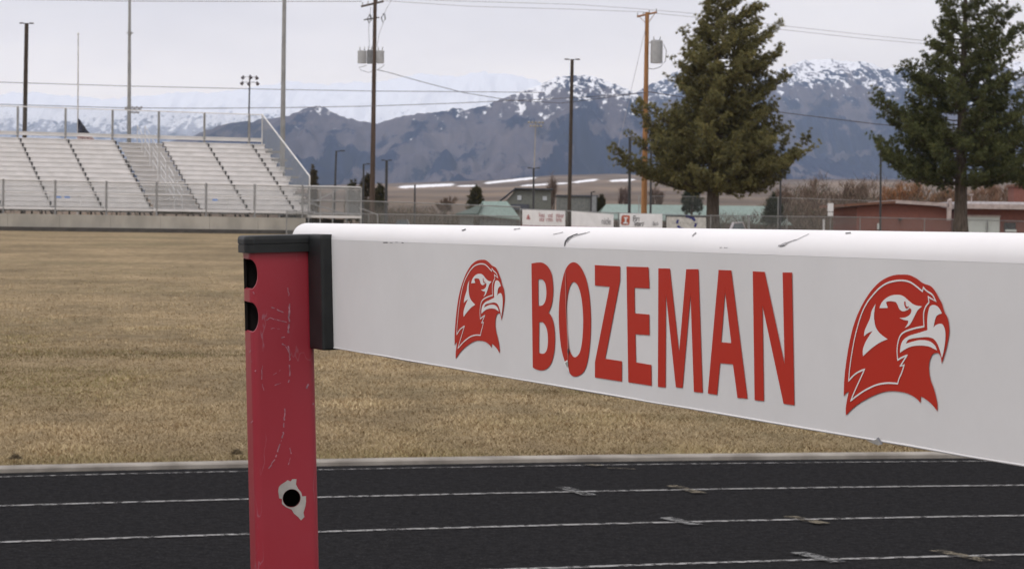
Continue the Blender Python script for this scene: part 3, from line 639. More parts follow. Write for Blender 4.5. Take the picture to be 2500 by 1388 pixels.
for f in (.04,.3,.72,.97):
    q = ca.lerp(cb, f); MB().tube([q, q+Vector((0,0,9*u))], [1.6*u,1.0*u], 6).build('insulator', M_galv, r)
for x, dy in ((902,46),(936,44)):
    q = P(x, dy, Y); MB().tube([q+Vector((1*u,0,11*u)), q+Vector((-5*u,0,0)), q+Vector((-1*u,0,-11*u)), q+Vector((5*u,0,-2*u)), q+Vector((2*u,0,9*u))], 1.6*u, 6).build('fuse_cutout', M_dark, r)
MB().tube([P(888,49,Y), P(926,43,Y)], 1.6*u, 6).build('bracket', M_dark, r)
transformer(P(884,139,Y), u, 22, 31, r); transformer(P(903,139,Y-1), u, 15, 33, r, mat('dark_grey_enamel', (.16,.165,.17), .5)); transformer(P(928,139,Y), u, 20, 31, r)
mb = MB().tube([P(895,160,Y), P(876,165,Y), P(882,172,Y), P(900,177,Y), P(912,174,Y), P(930,166,Y), P(939,158,Y)], .6*u, 5)
mb.tube([P(905,18,Y),P(903,45,Y),P(900,70,Y),P(902,118,Y)], .45*u, 4).tube([P(956,0,Y),P(942,25,Y),P(938,38,Y)], .45*u, 4).tube([P(936,55,Y),P(925,85,Y),P(920,115,Y)], .4*u, 4)
mb.build('jumper_cable', M_wire, r)
Y = 158; u = Y/FPX; a, base = pole_pts(1580,30,1572,522,Y)
r = empty('utility_pole', base, 'orange-brown wooden utility pole with one grey transformer left of the central pine', 'utility pole', 'wooden utility poles')
MB().tube([base, a], [7.8*u, 5.0*u], 10).build('pole', M_wood2, r)
ca = P(1555,41,Y); cb = P(1604,30,Y); MB().tube([ca, cb], 2.6*u, 6).build('crossarm', M_wood2, r)
MB().tube([P(1560,40,Y), P(1580,60,Y), P(1599,33,Y)], .9*u, 5).build('brace', M_wood2, r)
for f in (.03,.32,.62,.97):
    q = ca.lerp(cb, f); MB().tube([q, q+Vector((0,0,9*u))], [1.6*u,1.0*u], 6).build('insulator', M_galv, r)
transformer(P(1603,126,Y), u, 30, 56, r)
mb = MB().tube([P(1620,108,Y), P(1627,125,Y), P(1624,150,Y), P(1612,164,Y), P(1595,169,Y), P(1582,167,Y)], .8*u, 5)
mb.build('jumper_cable', M_wire, r)
MB().tube([P(1584,104,Y),P(1596,104,Y)], 1.2*u, 6).build('bracket', M_galv, r)
MB().box(P(1576,82,Y), (1.2*u,12*u,8*u)).build('fuse_cutout', M_dark, r)

def cable(pts, rpx, m, label, sag=0):
    q = []
    for (x0,y0,Y0),(x1,y1,Y1) in zip(pts, pts[1:]):
        for i in range(8): t = i/8; q.append(P(x0+(x1-x0)*t, y0+(y1-y0)*t, Y0+(Y1-Y0)*t))
    q.append(P(*pts[-1]))
    Ym = sum(p[2] for p in pts)/len(pts)
    o = MB().tube(q, rpx*Ym/FPX/2, 5).build('power_line', m); tag(o, label, 'cable', 'overhead power lines')
cable([(-60,199,150),(300,210,150),(700,219,150),(912,222.5,150),(1250,225,152),(1330,226,152)], 1.5, M_wire, 'dark wire crossing the left sky above the bleacher fence, upper of two')
cable([(-60,253,140),(150,259,140),(300,263.5,140),(500,264.5,140),(700,263,141),(912,259,142),(1100,252.5,144),(1240,246,146),(1420,238,150),(1580,226,158)], 1.6, M_wire, 'dark wire running at the level of the bleacher fence top, lower of two')
cable([(922,171,150),(945,176,150),(1030,200,151),(1130,226,152),(1240,244,153),(1370,252,154),(1575,226,158)], 1.6, M_wire, 'sagging dark cable dropping right from the transformers of the dark pole')
for i, d in enumerate((0, 12)):
    cable([(936,-4+d*.5,151),(1150,4+d,153),(1400,11+d,156),(1560,22+d*.6,158),(1700,34+d*.7,158),(1900,62+d*.8,159),(2100,84+d*.8,160),(2290,103+d*.6,160),(2500,124+d*.5,160),(2600,134+d*.5,160)], 1.2, M_wire2,
      ['upper of two pale wires running between the two wooden poles','lower of two pale wires running between the two wooden poles'][i])
cable([(-60,-3,151),(300,3,151),(600,4,151),(883,4,149)], 1.8, M_wire2, 'pale wire along the very top of the left sky to the dark pole crossarm')
cable([(1582,224,158),(1750,250,158),(1920,276,158),(2140,303,159),(2600,345,160)], 2.2, M_wire, 'dark wire between the two big pines in front of the mountain')
cable([(1578,60,158),(1562,130,158),(1543,210,158),(1500,400,158)], 1.1, M_wire2, 'thin guy wire slanting down left from the orange pole')

# ------------------------------------------------------------------ conifers
M_bark = mat('pine_bark', (.055,.043,.034), .95, col2=(.11,.088,.07), scale=4, stretch=(3,3,.6))
M_needle = tint_mat('pine_needles')
def pine(px, Y, pytop, pybot, env, tips, trunk_px, label, seed, ntufts=1.0, tint=(.085,.085,.03), nl=110, lowY=None, group='big pines beyond the fence', tsize=1.):
    random.seed(seed); rng = np.random.default_rng(seed); u = Y/FPX
    def zof(py): return CH+(hz(px)-py)*u
    base = P(px, hz(px), Y); base.z = gz(Y)
    ztop = zof(pytop); H = ztop-base.z
    r = empty('pine_tree', base, label, 'tree', group)
    tp = []; rr = []
    for i in range(12):
        t = i/11; tp.append(base+Vector((.12*math.sin(t*3+seed)*t, .1*math.cos(t*4)*t, H*.97*t))); rr.append(trunk_px*u/2*(1.15-1.1*t)+.015)
    rr[0] *= 1.25
    MB().tube(tp, rr, 10).build('trunk', M_bark, r)
    def axis(z): t = (z-base.z)/H; return Vector((base.x+.12*math.sin(t*3+seed)*t, base.y+.1*math.cos(t*4)*t, z))
    limbs = []; tuft_p = []; tuft_d = []; tuft_b = []
    def limb(z0, tip, thick):
        a = axis(z0); d = tip-a; n = 7; pts = []
        for i in range(n+1):
            t = i/n; p = a + d*t; p.z = a.z + d.z*(t**1.7) - .05*d.length*math.sin(t*math.pi)
            p += Vector((random.gauss(0,.05), random.gauss(0,.05), random.gauss(0,.03)))*t*(d.length/2)
            pts.append(p)
        limbs.append((pts, thick)); L = d.length
        br = random.uniform(.72, 1.3)
        nb = max(5, int(L*9.0*ntufts))
        for b_ in range(nb):
            t = random.uniform(.22, 1.0)**.8; i = min(n-1, int(t*n)); q = pts[i].lerp(pts[i+1], t*n-i)
            dd = (pts[i+1]-pts[i]).normalized(); side = dd.cross(Vector((0,0,1))).normalized()*random.choice((-1,1))
            ln = random.uniform(.35, 1.0)*(.30*L*(1.15-t)+.28)
            bd = (dd*random.uniform(.5,1)+side*random.uniform(.1,.9)+Vector((0,0,random.uniform(-.05,1.0)))).normalized()
            m_ = max(2, int(ln/.13))
            for k in range(m_):
                f = (k+1)/m_; pp = q + bd*ln*f + Vector((0,0,.18*ln*f*f))
                tuft_p.append(pp+Vector((random.gauss(0,.10),random.gauss(0,.10),random.gauss(.03,.13)))); tuft_d.append((bd+Vector((0,0,.35*f))).normalized()); tuft_b.append(br*random.uniform(.85,1.15))
            if ln > .5 and random.random() < .4: limbs.append(([q, q+bd*ln*.9], .02))
        tuft_p.append(tip.copy()); tuft_d.append(Vector((d.x, d.y, abs(d.z)+.4*L)).normalized()); tuft_b.append(br)
    for (tx, ty) in tips:       # limbs that make the outline
        dyy = random.uniform(-1.2, 1.2); tip = P(tx, ty, Y+dyy); L = abs(tip.x-base.x)
        z0 = tip.z - L*random.uniform(.25, .55)
        limb(max(zof(pybot), z0), tip, .045)
    for i in range(nl):
        f = (i+.5)/nl; f = f**.9; py = pytop+8+(pybot-pytop-8)*f; z = zof(py)
        l, rg = interp(py, [(e[0], e[1]) for e in env]), interp(py, [(e[0], e[2]) for e in env])
        az = i*2.399+random.uniform(-.3,.3); cx = math.cos(az)
        Rx = ((rg-px) if cx > 0 else (px-l))*u; Ry = (rg-l)/2*u
        R = math.sqrt((cx*Rx)**2+(math.sin(az)*Ry)**2)*random.uniform(.62, .95)
        tip = Vector((base.x+math.cos(az)*R, base.y+math.sin(az)*R, z)); drop = R*random.uniform(.05,.45)*(1 if f < .8 else .4)
        limb(max(zof(pybot)-.1, z-drop), tip, .03+.02*f)
    limb(ztop-.9, axis(ztop)+Vector((0,0,.05)), .03)
    mb = MB()
    for pts, th in limbs: mb.tube(pts, [th*(1.1-.9*i/(len(pts)-1)) for i in range(len(pts))], 5, False)
    mb.build('branches', M_bark, r)
    Pn = np.array([list(p) for p in tuft_p]); Dn = np.array([list(p) for p in tuft_d]); Bn = np.array(tuft_b)
    K = 30; n = len(Pn); base_ = np.repeat(Pn, K, 0); dd = np.repeat(Dn, K, 0); bb = np.repeat(Bn, K)
    rv = rng.normal(size=(n*K, 3)); rv /= np.linalg.norm(rv, axis=1)[:, None]
    nd = dd*.75+rv*.8; nd /= np.linalg.norm(nd, axis=1)[:, None]
    ln = rng.uniform(.09, .22, n*K)[:, None]*tsize; base_ = base_ + rv*.03
    sd = np.cross(nd, rng.normal(size=(n*K,3))); sd /= np.linalg.norm(sd, axis=1)[:, None]+1e-9; sd *= rng.uniform(.009,.019,n*K)[:, None]*tsize
    V = np.stack([base_-sd, base_+sd, base_+nd*ln], 1)
    ht = (np.repeat(Pn[:, 2], K)-base.z)/H
    c = np.array(tint)[None]*bb[:, None]*rng.uniform(.6,1.45,n*K)[:, None]; yl = rng.random(n*K)[:, None] < .16; c = np.where(yl, c*np.array([1.5,1.2,.9]), c)
    tri_soup('crown', V, M_needle, r, c.clip(.004,.4))
    return r
env1 = [(-60,1745,1800),(0,1725,1840),(60,1700,1880),(120,1668,1900),(180,1640,1908),(240,1635,1915),(300,1590,1925),(340,1560,1938),(375,1532,1965),(410,1550,1950),(445,1620,1900),(480,1690,1820)]
tips1 = [(1748,5),(1750,45),(1866,18),(1830,60),(1912,62),(1900,132),(1876,95),(1668,85),(1703,70),(1640,145),(1632,190),(1662,215),(1905,128),(1880,205),(1928,185),(1893,255),(1555,250),(1548,272),(1570,310),(1540,330),(1900,300),(1925,350),(1498,374),(1512,395),(1560,400),(1985,360),(1975,345),(1930,310),(1945,385),(1915,435),(1620,440),(1860,465),(1810,480),(1830,455),(1690,470),(1650,345),(1600,365),(1880,330),(1900,400)]
pine(1740, 152, -55, 462, env1, tips1, 30, 'tall bushy olive-green pine in the middle right beside the orange pole', 11, tint=(.145,.14,.062), nl=210)
env2 = [(-150,2340,2420),(-60,2320,2450),(0,2300,2470),(80,2280,2500),(140,2240,2515),(200,2185,2520),(260,2145,2540),(330,2140,2545),(400,2150,2540),(440,2190,2500),(470,2300,2420)]
tips2 = [(2290,5),(2300,60),(2285,70),(2268,110),(2275,118),(2480,30),(2497,80),(2195,175),(2210,165),(2140,232),(2135,250),(2150,285),(2138,340),(2145,365),(2170,400),(2195,430),(2240,445),(2200,320),(2500,180),(2520,250),(2530,300),(2510,380),(2480,430),(2420,450),(2270,450),(2300,465),(2160,390)]
pine(2345, 148, -140, 445, env2, tips2, 30, 'tall dark green open-branched pine in front of the brick building', 23, tint=(.085,.098,.042), nl=150, ntufts=1.05)
env3 = [(60,2570,2600),(200,2540,2640),(300,2500,2680),(400,2480,2700),(470,2520,2660)]
pine(2590, 156, 20, 470, env3, [(2495,235),(2470,300),(2440,370),(2460,430),(2440,410),(2490,455)], 30, 'dark green pine cut off by the right edge of the picture', 31, tint=(.09,.098,.038), nl=80)
# small evergreens
def small_conifer(px, Y, pytop, pybot, half, label, seed, tint=(.05,.048,.022)):
    env = [(pytop, px-2, px+2), (pytop+(pybot-pytop)*.4, px-half*.55, px+half*.55), (pybot-5, px-half, px+half), (pybot, px-half*.7, px+half*.7)]
    pine(px, Y, pytop, pybot, env, [], 6, label, seed, tint=tint, nl=34, ntufts=.35, group='small evergreens in the distance', tsize=1.7)
small_conifer(1162, 260, 456, 520, 26, 'small dark evergreen in front of the brown fields left of the green gable', 41)
small_conifer(893, 230, 428, 540, 34, 'dark evergreen directly behind the big dark utility pole', 42, (.05,.042,.022))
small_conifer(925, 235, 455, 545, 24, 'shorter evergreen just right of the big dark utility pole', 43)
small_conifer(857, 260, 445, 540, 16, 'small dark evergreen behind the bleacher landing', 44)
small_conifer(763, 270, 412, 540, 15, 'narrow brownish evergreen rising behind the bleacher side fence', 45, (.07,.06,.035))
small_conifer(1688, 230, 430, 520, 30, 'dark evergreen seen under the central pine, left of its trunk', 46, (.035,.045,.03))
small_conifer(1888, 225, 482, 545, 30, 'dark low evergreen right of the central pine trunk above the green roof', 47, (.035,.042,.025))
small_conifer(1465, 270, 482, 520, 14, 'tiny evergreen just right of the grey box building', 48)
# bare trees
M_twig = tint_mat('bare_twigs')
def bare_tree(px, Y, pytop, half, label, seed, tint, dens=1.):
    rng = np.random.default_rng(seed); random.seed(seed); u = Y/FPX; base = P(px, hz(px), Y); base.z = .5
    H = CH+(hz(px)-pytop)*u-base.z; R = half*u
    r = empty('bare_tree', base, label, 'tree', 'leafless trees in the background')
    segs = []
    def grow(p, d, L, lev):
        q = p + d*L; segs.append((p, q, lev))
        if lev >= 5: return
        for k in range(random.choice((2,3,3)) if lev < 4 else 4):
            nd = (d+Vector((random.gauss(0,.45)*min(1.3,R/H*2), random.gauss(0,.45), random.gauss(.1,.25)))).normalized()
            grow(p+d*L*random.uniform(.6,1), nd, L*random.uniform(.62,.85), lev+1)
    for k in range(3): grow(base, Vector((random.gauss(0,.18),random.gauss(0,.18),1)).normalized(), H*.26, 0)
    zmax = max(s[1].z for s in segs)-base.z; f = H/zmax
    xm = sorted(abs(s[1].x-base.x) for s in segs)[int(len(segs)*.95)]; fx = min(1.6, R/xm)
    T = lambda p: Vector((base.x+(p.x-base.x)*fx, base.y+(p.y-base.y)*fx, base.z+(p.z-base.z)*f))
    mb = MB()
    for p, q, lv in segs:
        if lv < 3: mb.tube([T(p), T(q)], [.028*H*.6**(lv+1)*.6, .028*H*.6**(lv+1)*.45], 5, False)
    mb.build('trunk', M_bark, r)
    V = []
    for p, q, lv in segs:
        if lv >= 3:
            p2, q2 = T(p), T(q); wd = Vector((1,0,0))*u*.5
            V.append([p2-wd, p2+wd, q2])
            for k in range(int(3*dens)):
                t = random.random(); a_ = p2.lerp(q2, t); V.append([a_-wd*.7, a_+wd*.7, a_+Vector((random.gauss(0,1),random.gauss(0,1),random.uniform(0,1.6)))*H*.05])
    V = np.array([[list(x) for x in t] for t in V]); c = np.array(tint)[None]*rng.uniform(.6,1.4,(len(V),1))
    tri_soup('crown', V, M_twig, r, c)
gb = (.15,.105,.082)
for i, (px, Y, yt, hf, tn, lb) in enumerate([
    (1925,250,445,45,gb,'brown leafless tree right of the central pine, first of the grove'),
    (1985,262,432,48,gb,'tall brown leafless tree in the middle of the grove between the two pines'),
    (2045,255,438,46,gb,'brown leafless tree above the white road sign'),
    (2105,265,428,44,gb,'brown leafless tree left of the thin pole by the brick building'),
    (2185,240,452,40,(.26,.125,.06),'orange-brown leafless willow behind the brick building roof'),
    (2235,245,440,48,(.25,.13,.065),'tall orange-brown leafless willow left of the right pine trunk'),
    (2295,240,445,44,(.22,.125,.07),'orange-brown leafless willow touching the right pine trunk'),
    (2400,235,440,50,(.20,.12,.08),'pinkish brown leafless tree right of the right pine trunk'),
    (2465,240,445,45,(.19,.12,.085),'pinkish brown leafless tree near the right edge of the picture'),
    (1352,300,420,16,(.17,.13,.11),'thin leafless tree between the house and the grey box building'),
    (1608,260,450,26,(.16,.12,.10),'thin leafless tree just right of the orange utility pole'),
    (1520,250,452,14,(.15,.11,.10),'slim leafless tree just left of the dark pole by the orange pole'),
    (1240,290,485,26,(.14,.10,.075),'low brown leafless tree left of the grey-green house'),
    (1080,300,478,30,(.14,.10,.075),'low brown leafless tree in the fields left of the small evergreen'),
    ]): bare_tree(px, Y, yt, hf, lb, 60+i, tn, 1.6)
# low brush line behind the fence (uncountable)
def brush():
    n = 70000; rng = np.random.default_rng(5); px = rng.uniform(880, 2560, n); Y = rng.uniform(225, 300, n)
    X = (px-1250)/FPX*Y; hh = np.array([interp(p, [(880,1.8),(1000,1.6),(1130,1.4),(1300,1.0),(1600,.8),(1850,2.2),(1950,4.3),(2150,4.2),(2350,3.8),(2560,3.4)]) for p in px])
    cl = np.array([noise.noise(Vector((x*.25, y*.1, 0))) for x, y in zip(X, Y)]); hh = hh*(1+.7*cl)
    z = .4+rng.random(n)*hh; L = rng.uniform(.3,.9,n); a = rng.normal(0,.6,n); b0 = np.stack([X,Y,z],1); w_ = np.stack([rng.uniform(.012,.03,n),np.zeros(n),np.zeros(n)],1)
    tip = b0+np.stack([a*L, rng.normal(0,.3,n), L],1); V = np.stack([b0-w_,b0+w_,tip],1)
    c = np.array([.105,.078,.06])[None]*rng.uniform(.5,1.5,(n,1))*(1+.5*cl[:,None]); green = (rng.random((n,1)) < .12); c = np.where(green, np.array([.05,.055,.03]), c)
    o = tri_soup('brush', V, M_twig, None, c.clip(.01,.5)); tag(o, 'low brown leafless brush filling the ground behind the fence', 'brush', kind='stuff')
brush()

# ------------------------------------------------------------------ buildings
def prism(px0, px1, pyb, pyt, Y, depth, m, name, parent, mb=None):
    a = P(px0, pyt, Y); b_ = P(px1, pyt, Y); z0 = P((px0+px1)/2, pyb, Y).z; z1 = (a.z+b_.z)/2
    return MB().box(((a.x+b_.x)/2, Y+depth/2, (z0+z1)/2), (abs(b_.x-a.x), depth, z1-z0)).build(name, m, parent)
M_sage = mat('sage_siding', (.15,.155,.135), .85, stretch=(1,1,8), scale=3)
M_groof = mat('green_metal_roof', (.17,.235,.205), .5, var=.1, scale=1.5, stretch=(3,1,1))
M_dgroof = mat('dark_green_roof', (.07,.10,.085), .7)
M_win = mat('pale_window', (.42,.44,.46), .25, var=.08)
M_greyb = mat('grey_block_wall', (.15,.155,.145), .85)
M_slate = mat('slate_roof', (.075,.08,.095), .8)
Y = 260; u = Y/FPX
r = empty('house', P(1285,548,Y), 'grey-green two-storey house with a sloping roof and two small pale windows', 'house', 'buildings beyond the fence')
wl_ = MB(); d = 8
pts = [(1235,548),(1235,492),(1258,463),(1345,463),(1345,548)]
v0 = [P(x,y,Y) for x,y in pts]; v1 = [p+Vector((0,d,0)) for p in v0]; n = len(pts)
wl_.add(v0+v1, [tuple(range(n)), tuple(range(2*n-1,n-1,-1))]+[(i,(i+1)%n,n+(i+1)%n,n+i) for i in range(n)]); wl_.build('wall', M_sage, r)
rf = MB(); 
for (x0,y0,x1,y1) in ((1219,492,1258,461),(1256,461,1350,463)):
    a_, b_ = P(x0,y0,Y-.5), P(x1,y1,Y-.5); t = Vector((0,0,3.0*u)); e_ = Vector((0,d+1,0))
    rf.add([a_, b_, b_+t, a_+t, a_+e_, b_+e_, b_+t+e_, a_+t+e_], [(0,1,2,3),(7,6,5,4),(0,4,5,1),(3,2,6,7),(0,3,7,4),(1,5,6,2)])
rf.build('roof', M_slate, r)
for x in (1268, 1330): prism(x-5, x+5, 488 if x < 1300 else 489, 477 if x < 1300 else 479, Y-.1, .12, M_win, 'window', r)
prism(1248,1292,512,498,Y-1.5,1.4,M_slate,'porch_roof',r)
def gable(name, ridge, eave_l, eave_r, Y, dep, m, label, wallm, pyb=548, grp='buildings beyond the fence', front_h=None):
    """roof whose ridge runs along x; (px,py) pairs"""
    (rx0,ry0),(rx1,ry1) = ridge; (ex0,ey0),(ex1,ey1) = eave_l, eave_r
    r = empty(name, P((ex0+ex1)/2, pyb, Y), label, 'building', grp)
    A, Bp = P(rx0,ry0,Y+dep/2), P(rx1,ry1,Y+dep/2); C, Dp = P(ex0,ey0,Y), P(ex1,ey1,Y)
    C2, D2 = C+Vector((0,dep,0)), Dp+Vector((0,dep,0)); t = Vector((0,0,.12))
    mb = MB().add([A,Bp,Dp,C,A-t,Bp-t,Dp-t,C-t,C2,D2,C2-t,D2-t], [(0,3,2,1),(4,5,6,7),(3,7,6,2),(0,1,9,8),(4,10,11,5),(8,9,11,10),(0,8,10,4),(0,4,7,3),(1,2,6,5),(1,5,11,9)])
    mb.build('roof', m, r)
    zb = P(ex0,pyb,Y).z-.4; ins = .4
    x0, x1 = min(C.x, Dp.x)+ins, max(C.x, Dp.x)-ins; zt = min(C.z, Dp.z)-.13
    MB().box(((x0+x1)/2, Y+dep/2, (zb+zt)/2), (x1-x0, dep-2*ins, zt-zb)).build('wall', wallm, r)
    return r
gable('green_roofed_building', ((1480,498),(1880,503)), (1455,532), (1935,548), 235, 12, M_groof, 'long low building with a pale green metal roof behind the banners', M_greyb)
gable('green_gabled_shed', ((1178,491),(1238,491)), (1160,522), (1272,534), 225, 8, M_groof, 'small green-roofed shed left of the first banner', M_greyb, grp='buildings beyond the fence')
gable('green_gabled_shed', ((1145,510),(1180,494)), (1112,521), (1165,521), 224, 6, M_dgroof, 'dark green gable just left of the small pale green roof', M_greyb)
r = empty('flat_building', P(1410,548,250), 'plain grey flat-roofed box building behind the banners', 'building', 'buildings beyond the fence')
prism(1362,1458,548,478,250,8,M_greyb,'wall',r); prism(1360,1460,479,476,249.8,8.4,M_slate,'roof_edge',r); prism(1444,1456,548,478.5,249.5,.4,mat('pale_panel',(.22,.225,.23),.8),'panel',r)
# brick buildings
def brick_mat():
    m = D.materials.new('red_brick'); m.use_nodes = True; nt = m.node_tree; b = nt.nodes['Principled BSDF']; b.inputs['Roughness'].default_value = .95
    tc = N(nt, 'ShaderNodeTexCoord'); mp = N(nt, 'ShaderNodeMapping'); mp.inputs['Rotation'].default_value = (math.radians(90),0,0); nt.links.new(tc.outputs['Object'], mp.inputs[0])
    br = N(nt, 'ShaderNodeTexBrick'); br.inputs['Scale'].default_value = 4; br.inputs['Color1'].default_value = (.15,.05,.036,1); br.inputs['Color2'].default_value = (.20,.068,.048,1); br.inputs['Mortar'].default_value = (.20,.12,.10,1)
    nt.links.new(mp.outputs[0], br.inputs['Vector']); nt.links.new(br.outputs[0], b.inputs['Base Color']); return m
M_brick = brick_mat(); M_fascia = mat('pinkish_fascia', (.36,.30,.28), .7); M_brown = mat('brown_fascia', (.15,.075,.05), .8); M_door = mat('grey_white_door', (.50,.53,.50), .6, var=.04)
Y = 190; u = Y/FPX
r = empty('brick_building', P(2210,566,Y), 'low red brick building with a shallow gable and brown eaves', 'building', 'brick buildings')
pts = [(2092,568),(2092,505),(2190,495),(2322,508),(2322,570)]; v0 = [P(x,y,Y) for x,y in pts]; v1 = [p+Vector((0,14,0)) for p in v0]; n = 5
MB().add(v0+v1, [tuple(range(n)), tuple(range(2*n-1,n-1,-1))]+[(i,(i+1)%n,n+(i+1)%n,n+i) for i in range(n)]).build('wall', M_brick, r)
def roofslab(p0, p1, th, Y, dep, m, name, r, fr=.6):
    a_, b_ = P(*p0, Y-fr), P(*p1, Y-fr); t = Vector((0,0,th*u)); e_ = Vector((0,dep,0))
    MB().add([a_, b_, b_+t, a_+t, a_+e_, b_+e_, b_+t+e_, a_+t+e_], [(0,1,2,3),(7,6,5,4),(0,4,5,1),(3,2,6,7),(0,3,7,4),(1,5,6,2)]).build(name, m, r)
roofslab((2060,504),(2186,496),6,Y,15,M_brown,'roof',r); roofslab((2187,496),(2312,504),8,Y,15,M_fascia,'roof',r)
MB().add([P(2318,488,Y-.8),P(2324,484,Y-.8),P(2324,514,Y-.8),P(2318,510,Y-.8)]+[p+Vector((0,1,0)) for p in (P(2318,488,Y-.8),P(2324,484,Y-.8),P(2324,514,Y-.8),P(2318,510,Y-.8))],[(0,1,2,3),(7,6,5,4),(0,4,5,1),(1,5,6,2),(2,6,7,3),(3,7,4,0)]).build('gutter_head', M_fascia, r)
prism(2313,2323,538,505,Y-.9,.3,M_fascia,'downpipe',r); prism(2142,2149,560,545,Y-.2,.1,M_door,'notice_board',r); prism(2194,2202,538,534,Y-.3,.2,M_dark,'wall_lamp',r)
r = empty('brick_building', P(2440,568,Y), 'red brick building with a pale fascia and white garage doors at the right edge', 'building', 'brick buildings')
prism(2355,2620,575,508,Y,14,M_brick,'wall',r); prism(2350,2630,511,499,Y-.9,15,M_fascia,'fascia',r); prism(2350,2630,499,493,Y-.7,15,mat('pale_roof_edge',(.5,.48,.5),.6),'roof',r)
dr = prism(2361,2441,575,528,Y-.15,.2,M_door,'garage_door',r); prism(2408,2412,575,541,Y-.3,.1,mat('door_post',(.36,.38,.36),.6),'door_post',r); prism(2360,2443,529,525,Y-.25,.2,M_fascia,'lintel',r)
prism(2452,2480,562,543,Y-.2,.1,M_dark,'window',r); prism(2455,2482,566,560,Y-.3,.3,M_door,'window_sill',r)
MB().tube([P(2372,495,Y), P(2372,478,Y)], .05, 6).box(P(2372,475,Y),(.25,.25,.12)).build('roof_vent', M_fascia, r)
r = empty('brick_chimney', P(2492,560,205), 'orange brick stack rising behind the far right roof', 'chimney')
prism(2476,2520,560,452,205,2.5,M_brick,'stack',r); prism(2473,2523,456,450,204.8,2.9,M_brown,'cap',r)
# road sign
r = empty('road_sign', P(2027,560,165), 'small blank white sign with a second plate below on a grey post', 'sign')
MB().tube([P(2028,500,165), P(2027,565,165)], .04, 6).build('post', M_galv, r)
prism(2021,2035,516,496,164.9,.04,M_snowwhite,'sign_plate',r); prism(2021,2034,527,518,164.9,.04,M_snowwhite,'sign_plate',r)
for i, (x, yt, yb) in enumerate([(2011,537,560),(1828,527,560)]):
    r = empty('bollard', P(x,yb,160), ['short white post just left of the white road sign','pale grey cabinet post right of the central pine trunk'][i], 'post')
    MB().tube([P(x,yt,160),P(x,yb+4,160)], .07, 8).build('shaft', M_snowwhite if i == 0 else M_grey, r); MB().tube([P(x,yt-3,160),P(x,yt,160)], [.05,.09], 8).build('cap', M_grey, r)
# parked vehicles just visible above the hurdle
M_paint = mat('dark_car_paint', (.06,.065,.075), .35, spec=.5); M_glass = mat('car_glass', (.10,.12,.14), .15, spec=.6); M_tyre = mat('tyre', (.02,.02,.02), .9)
def car(px, Y, wpx, pytop, label, m, grp='vehicles parked beyond the fence'):
    u = Y/FPX; L = wpx*u; Ht = 1.55; g0 = P(px, pytop, Y).z-Ht; c = P(px, pytop, Y); base = Vector((c.x, Y, g0))
    r = empty('parked_car', base, label, 'car', grp); q = L/4.6
    prof = [(-2.3,.35),(-2.3,.85),(-1.9,.95),(-1.35,1.0),(-.8,1.5),(.9,1.55),(1.5,1.05),(2.2,.95),(2.3,.7),(2.3,.35)]
    v0 = [base+Vector((x*q,-.85,z)) for x, z in prof]; v1 = [p+Vector((0,1.7,0)) for p in v0]; n = len(prof)
    MB().add(v0+v1, [tuple(range(n)), tuple(range(2*n-1,n-1,-1))]+[(i,(i+1)%n,n+(i+1)%n,n+i) for i in range(n)]).build('body', m, r)
    MB().quad(*[base+Vector((x*q,-.87,z)) for x, z in ((-1.2,1.02),(1.25,1.05),(.82,1.46),(-.75,1.43))]).build('side_window', M_glass, r)
    for x in (-1.45, 1.45):
        for y in (-.8, .8): MB().tube([base+Vector((x*q,y-.1,.33)), base+Vector((x*q,y+.1,.33))], .33, 14).build('wheel', M_tyre, r)
car(982, 178, 62, 535, 'dark parked car just above the hurdle bar right of the dark utility pole', M_paint)
car(1800, 170, 58, 541, 'pale grey parked car between the central pine trunk and the green roof end', mat('silver_paint',(.4,.36,.37),.35))

# ------------------------------------------------------------------ fences and banners
def fence(pts, h_px, name_label, m=M_chain, post_every=2.6, rail=.03):
    P0 = [P(x, y, Y) for x, y, Y in pts]; r = empty('chain_link_fence', Vector((P0[0].x, P0[0].y, gz(P0[0].y))), name_label, 'fence', 'chain-link fences beyond the track')
    MB().tube(P0, rail, 6).build('top_rail', M_galv, r)
    mesh_panel('mesh', [(Vector((p.x,p.y,gz(p.y))), p) for p in P0], m, r)
    for a_, b_ in zip(P0, P0[1:]):
        L = (b_-a_).length; k = max(1, int(L/post_every))
        for i in range(k): q = a_.lerp(b_, i/k); MB().tube([Vector((q.x,q.y,gz(q.y))), q+Vector((0,0,.05))], .035, 6).build('fence_post', M_galv, r)
    return r
fence([(880,490,124),(1270,505,133)], 0, 'tall chain-link fence from the bleachers to the first banner', post_every=7)
fence([(700,517,119),(900,522,126),(1270,528,131.5)], 0, 'lower chain-link fence in front of the taller one beside the bleachers', post_every=5)
fence([(1270,510,133.5),(1510,520,141),(1735,527,147)], 0, 'chain-link fence carrying the four sponsor banners', post_every=2.5)
fence([(1735,526,147),(2100,530,154),(2560,541,160)], 0, 'chain-link fence in front of the brick buildings', post_every=4.2)
fence([(1560,478,190),(1900,482,195),(2200,492,200)], 0, 'faint tall chain-link fence behind the central pine', m=chain_mat('thin_mesh', wire=.05), post_every=9, rail=.02)
def Yb(px): return interp(px, [(1270,133.3),(1510,140.8),(1735,146.8)])-.12
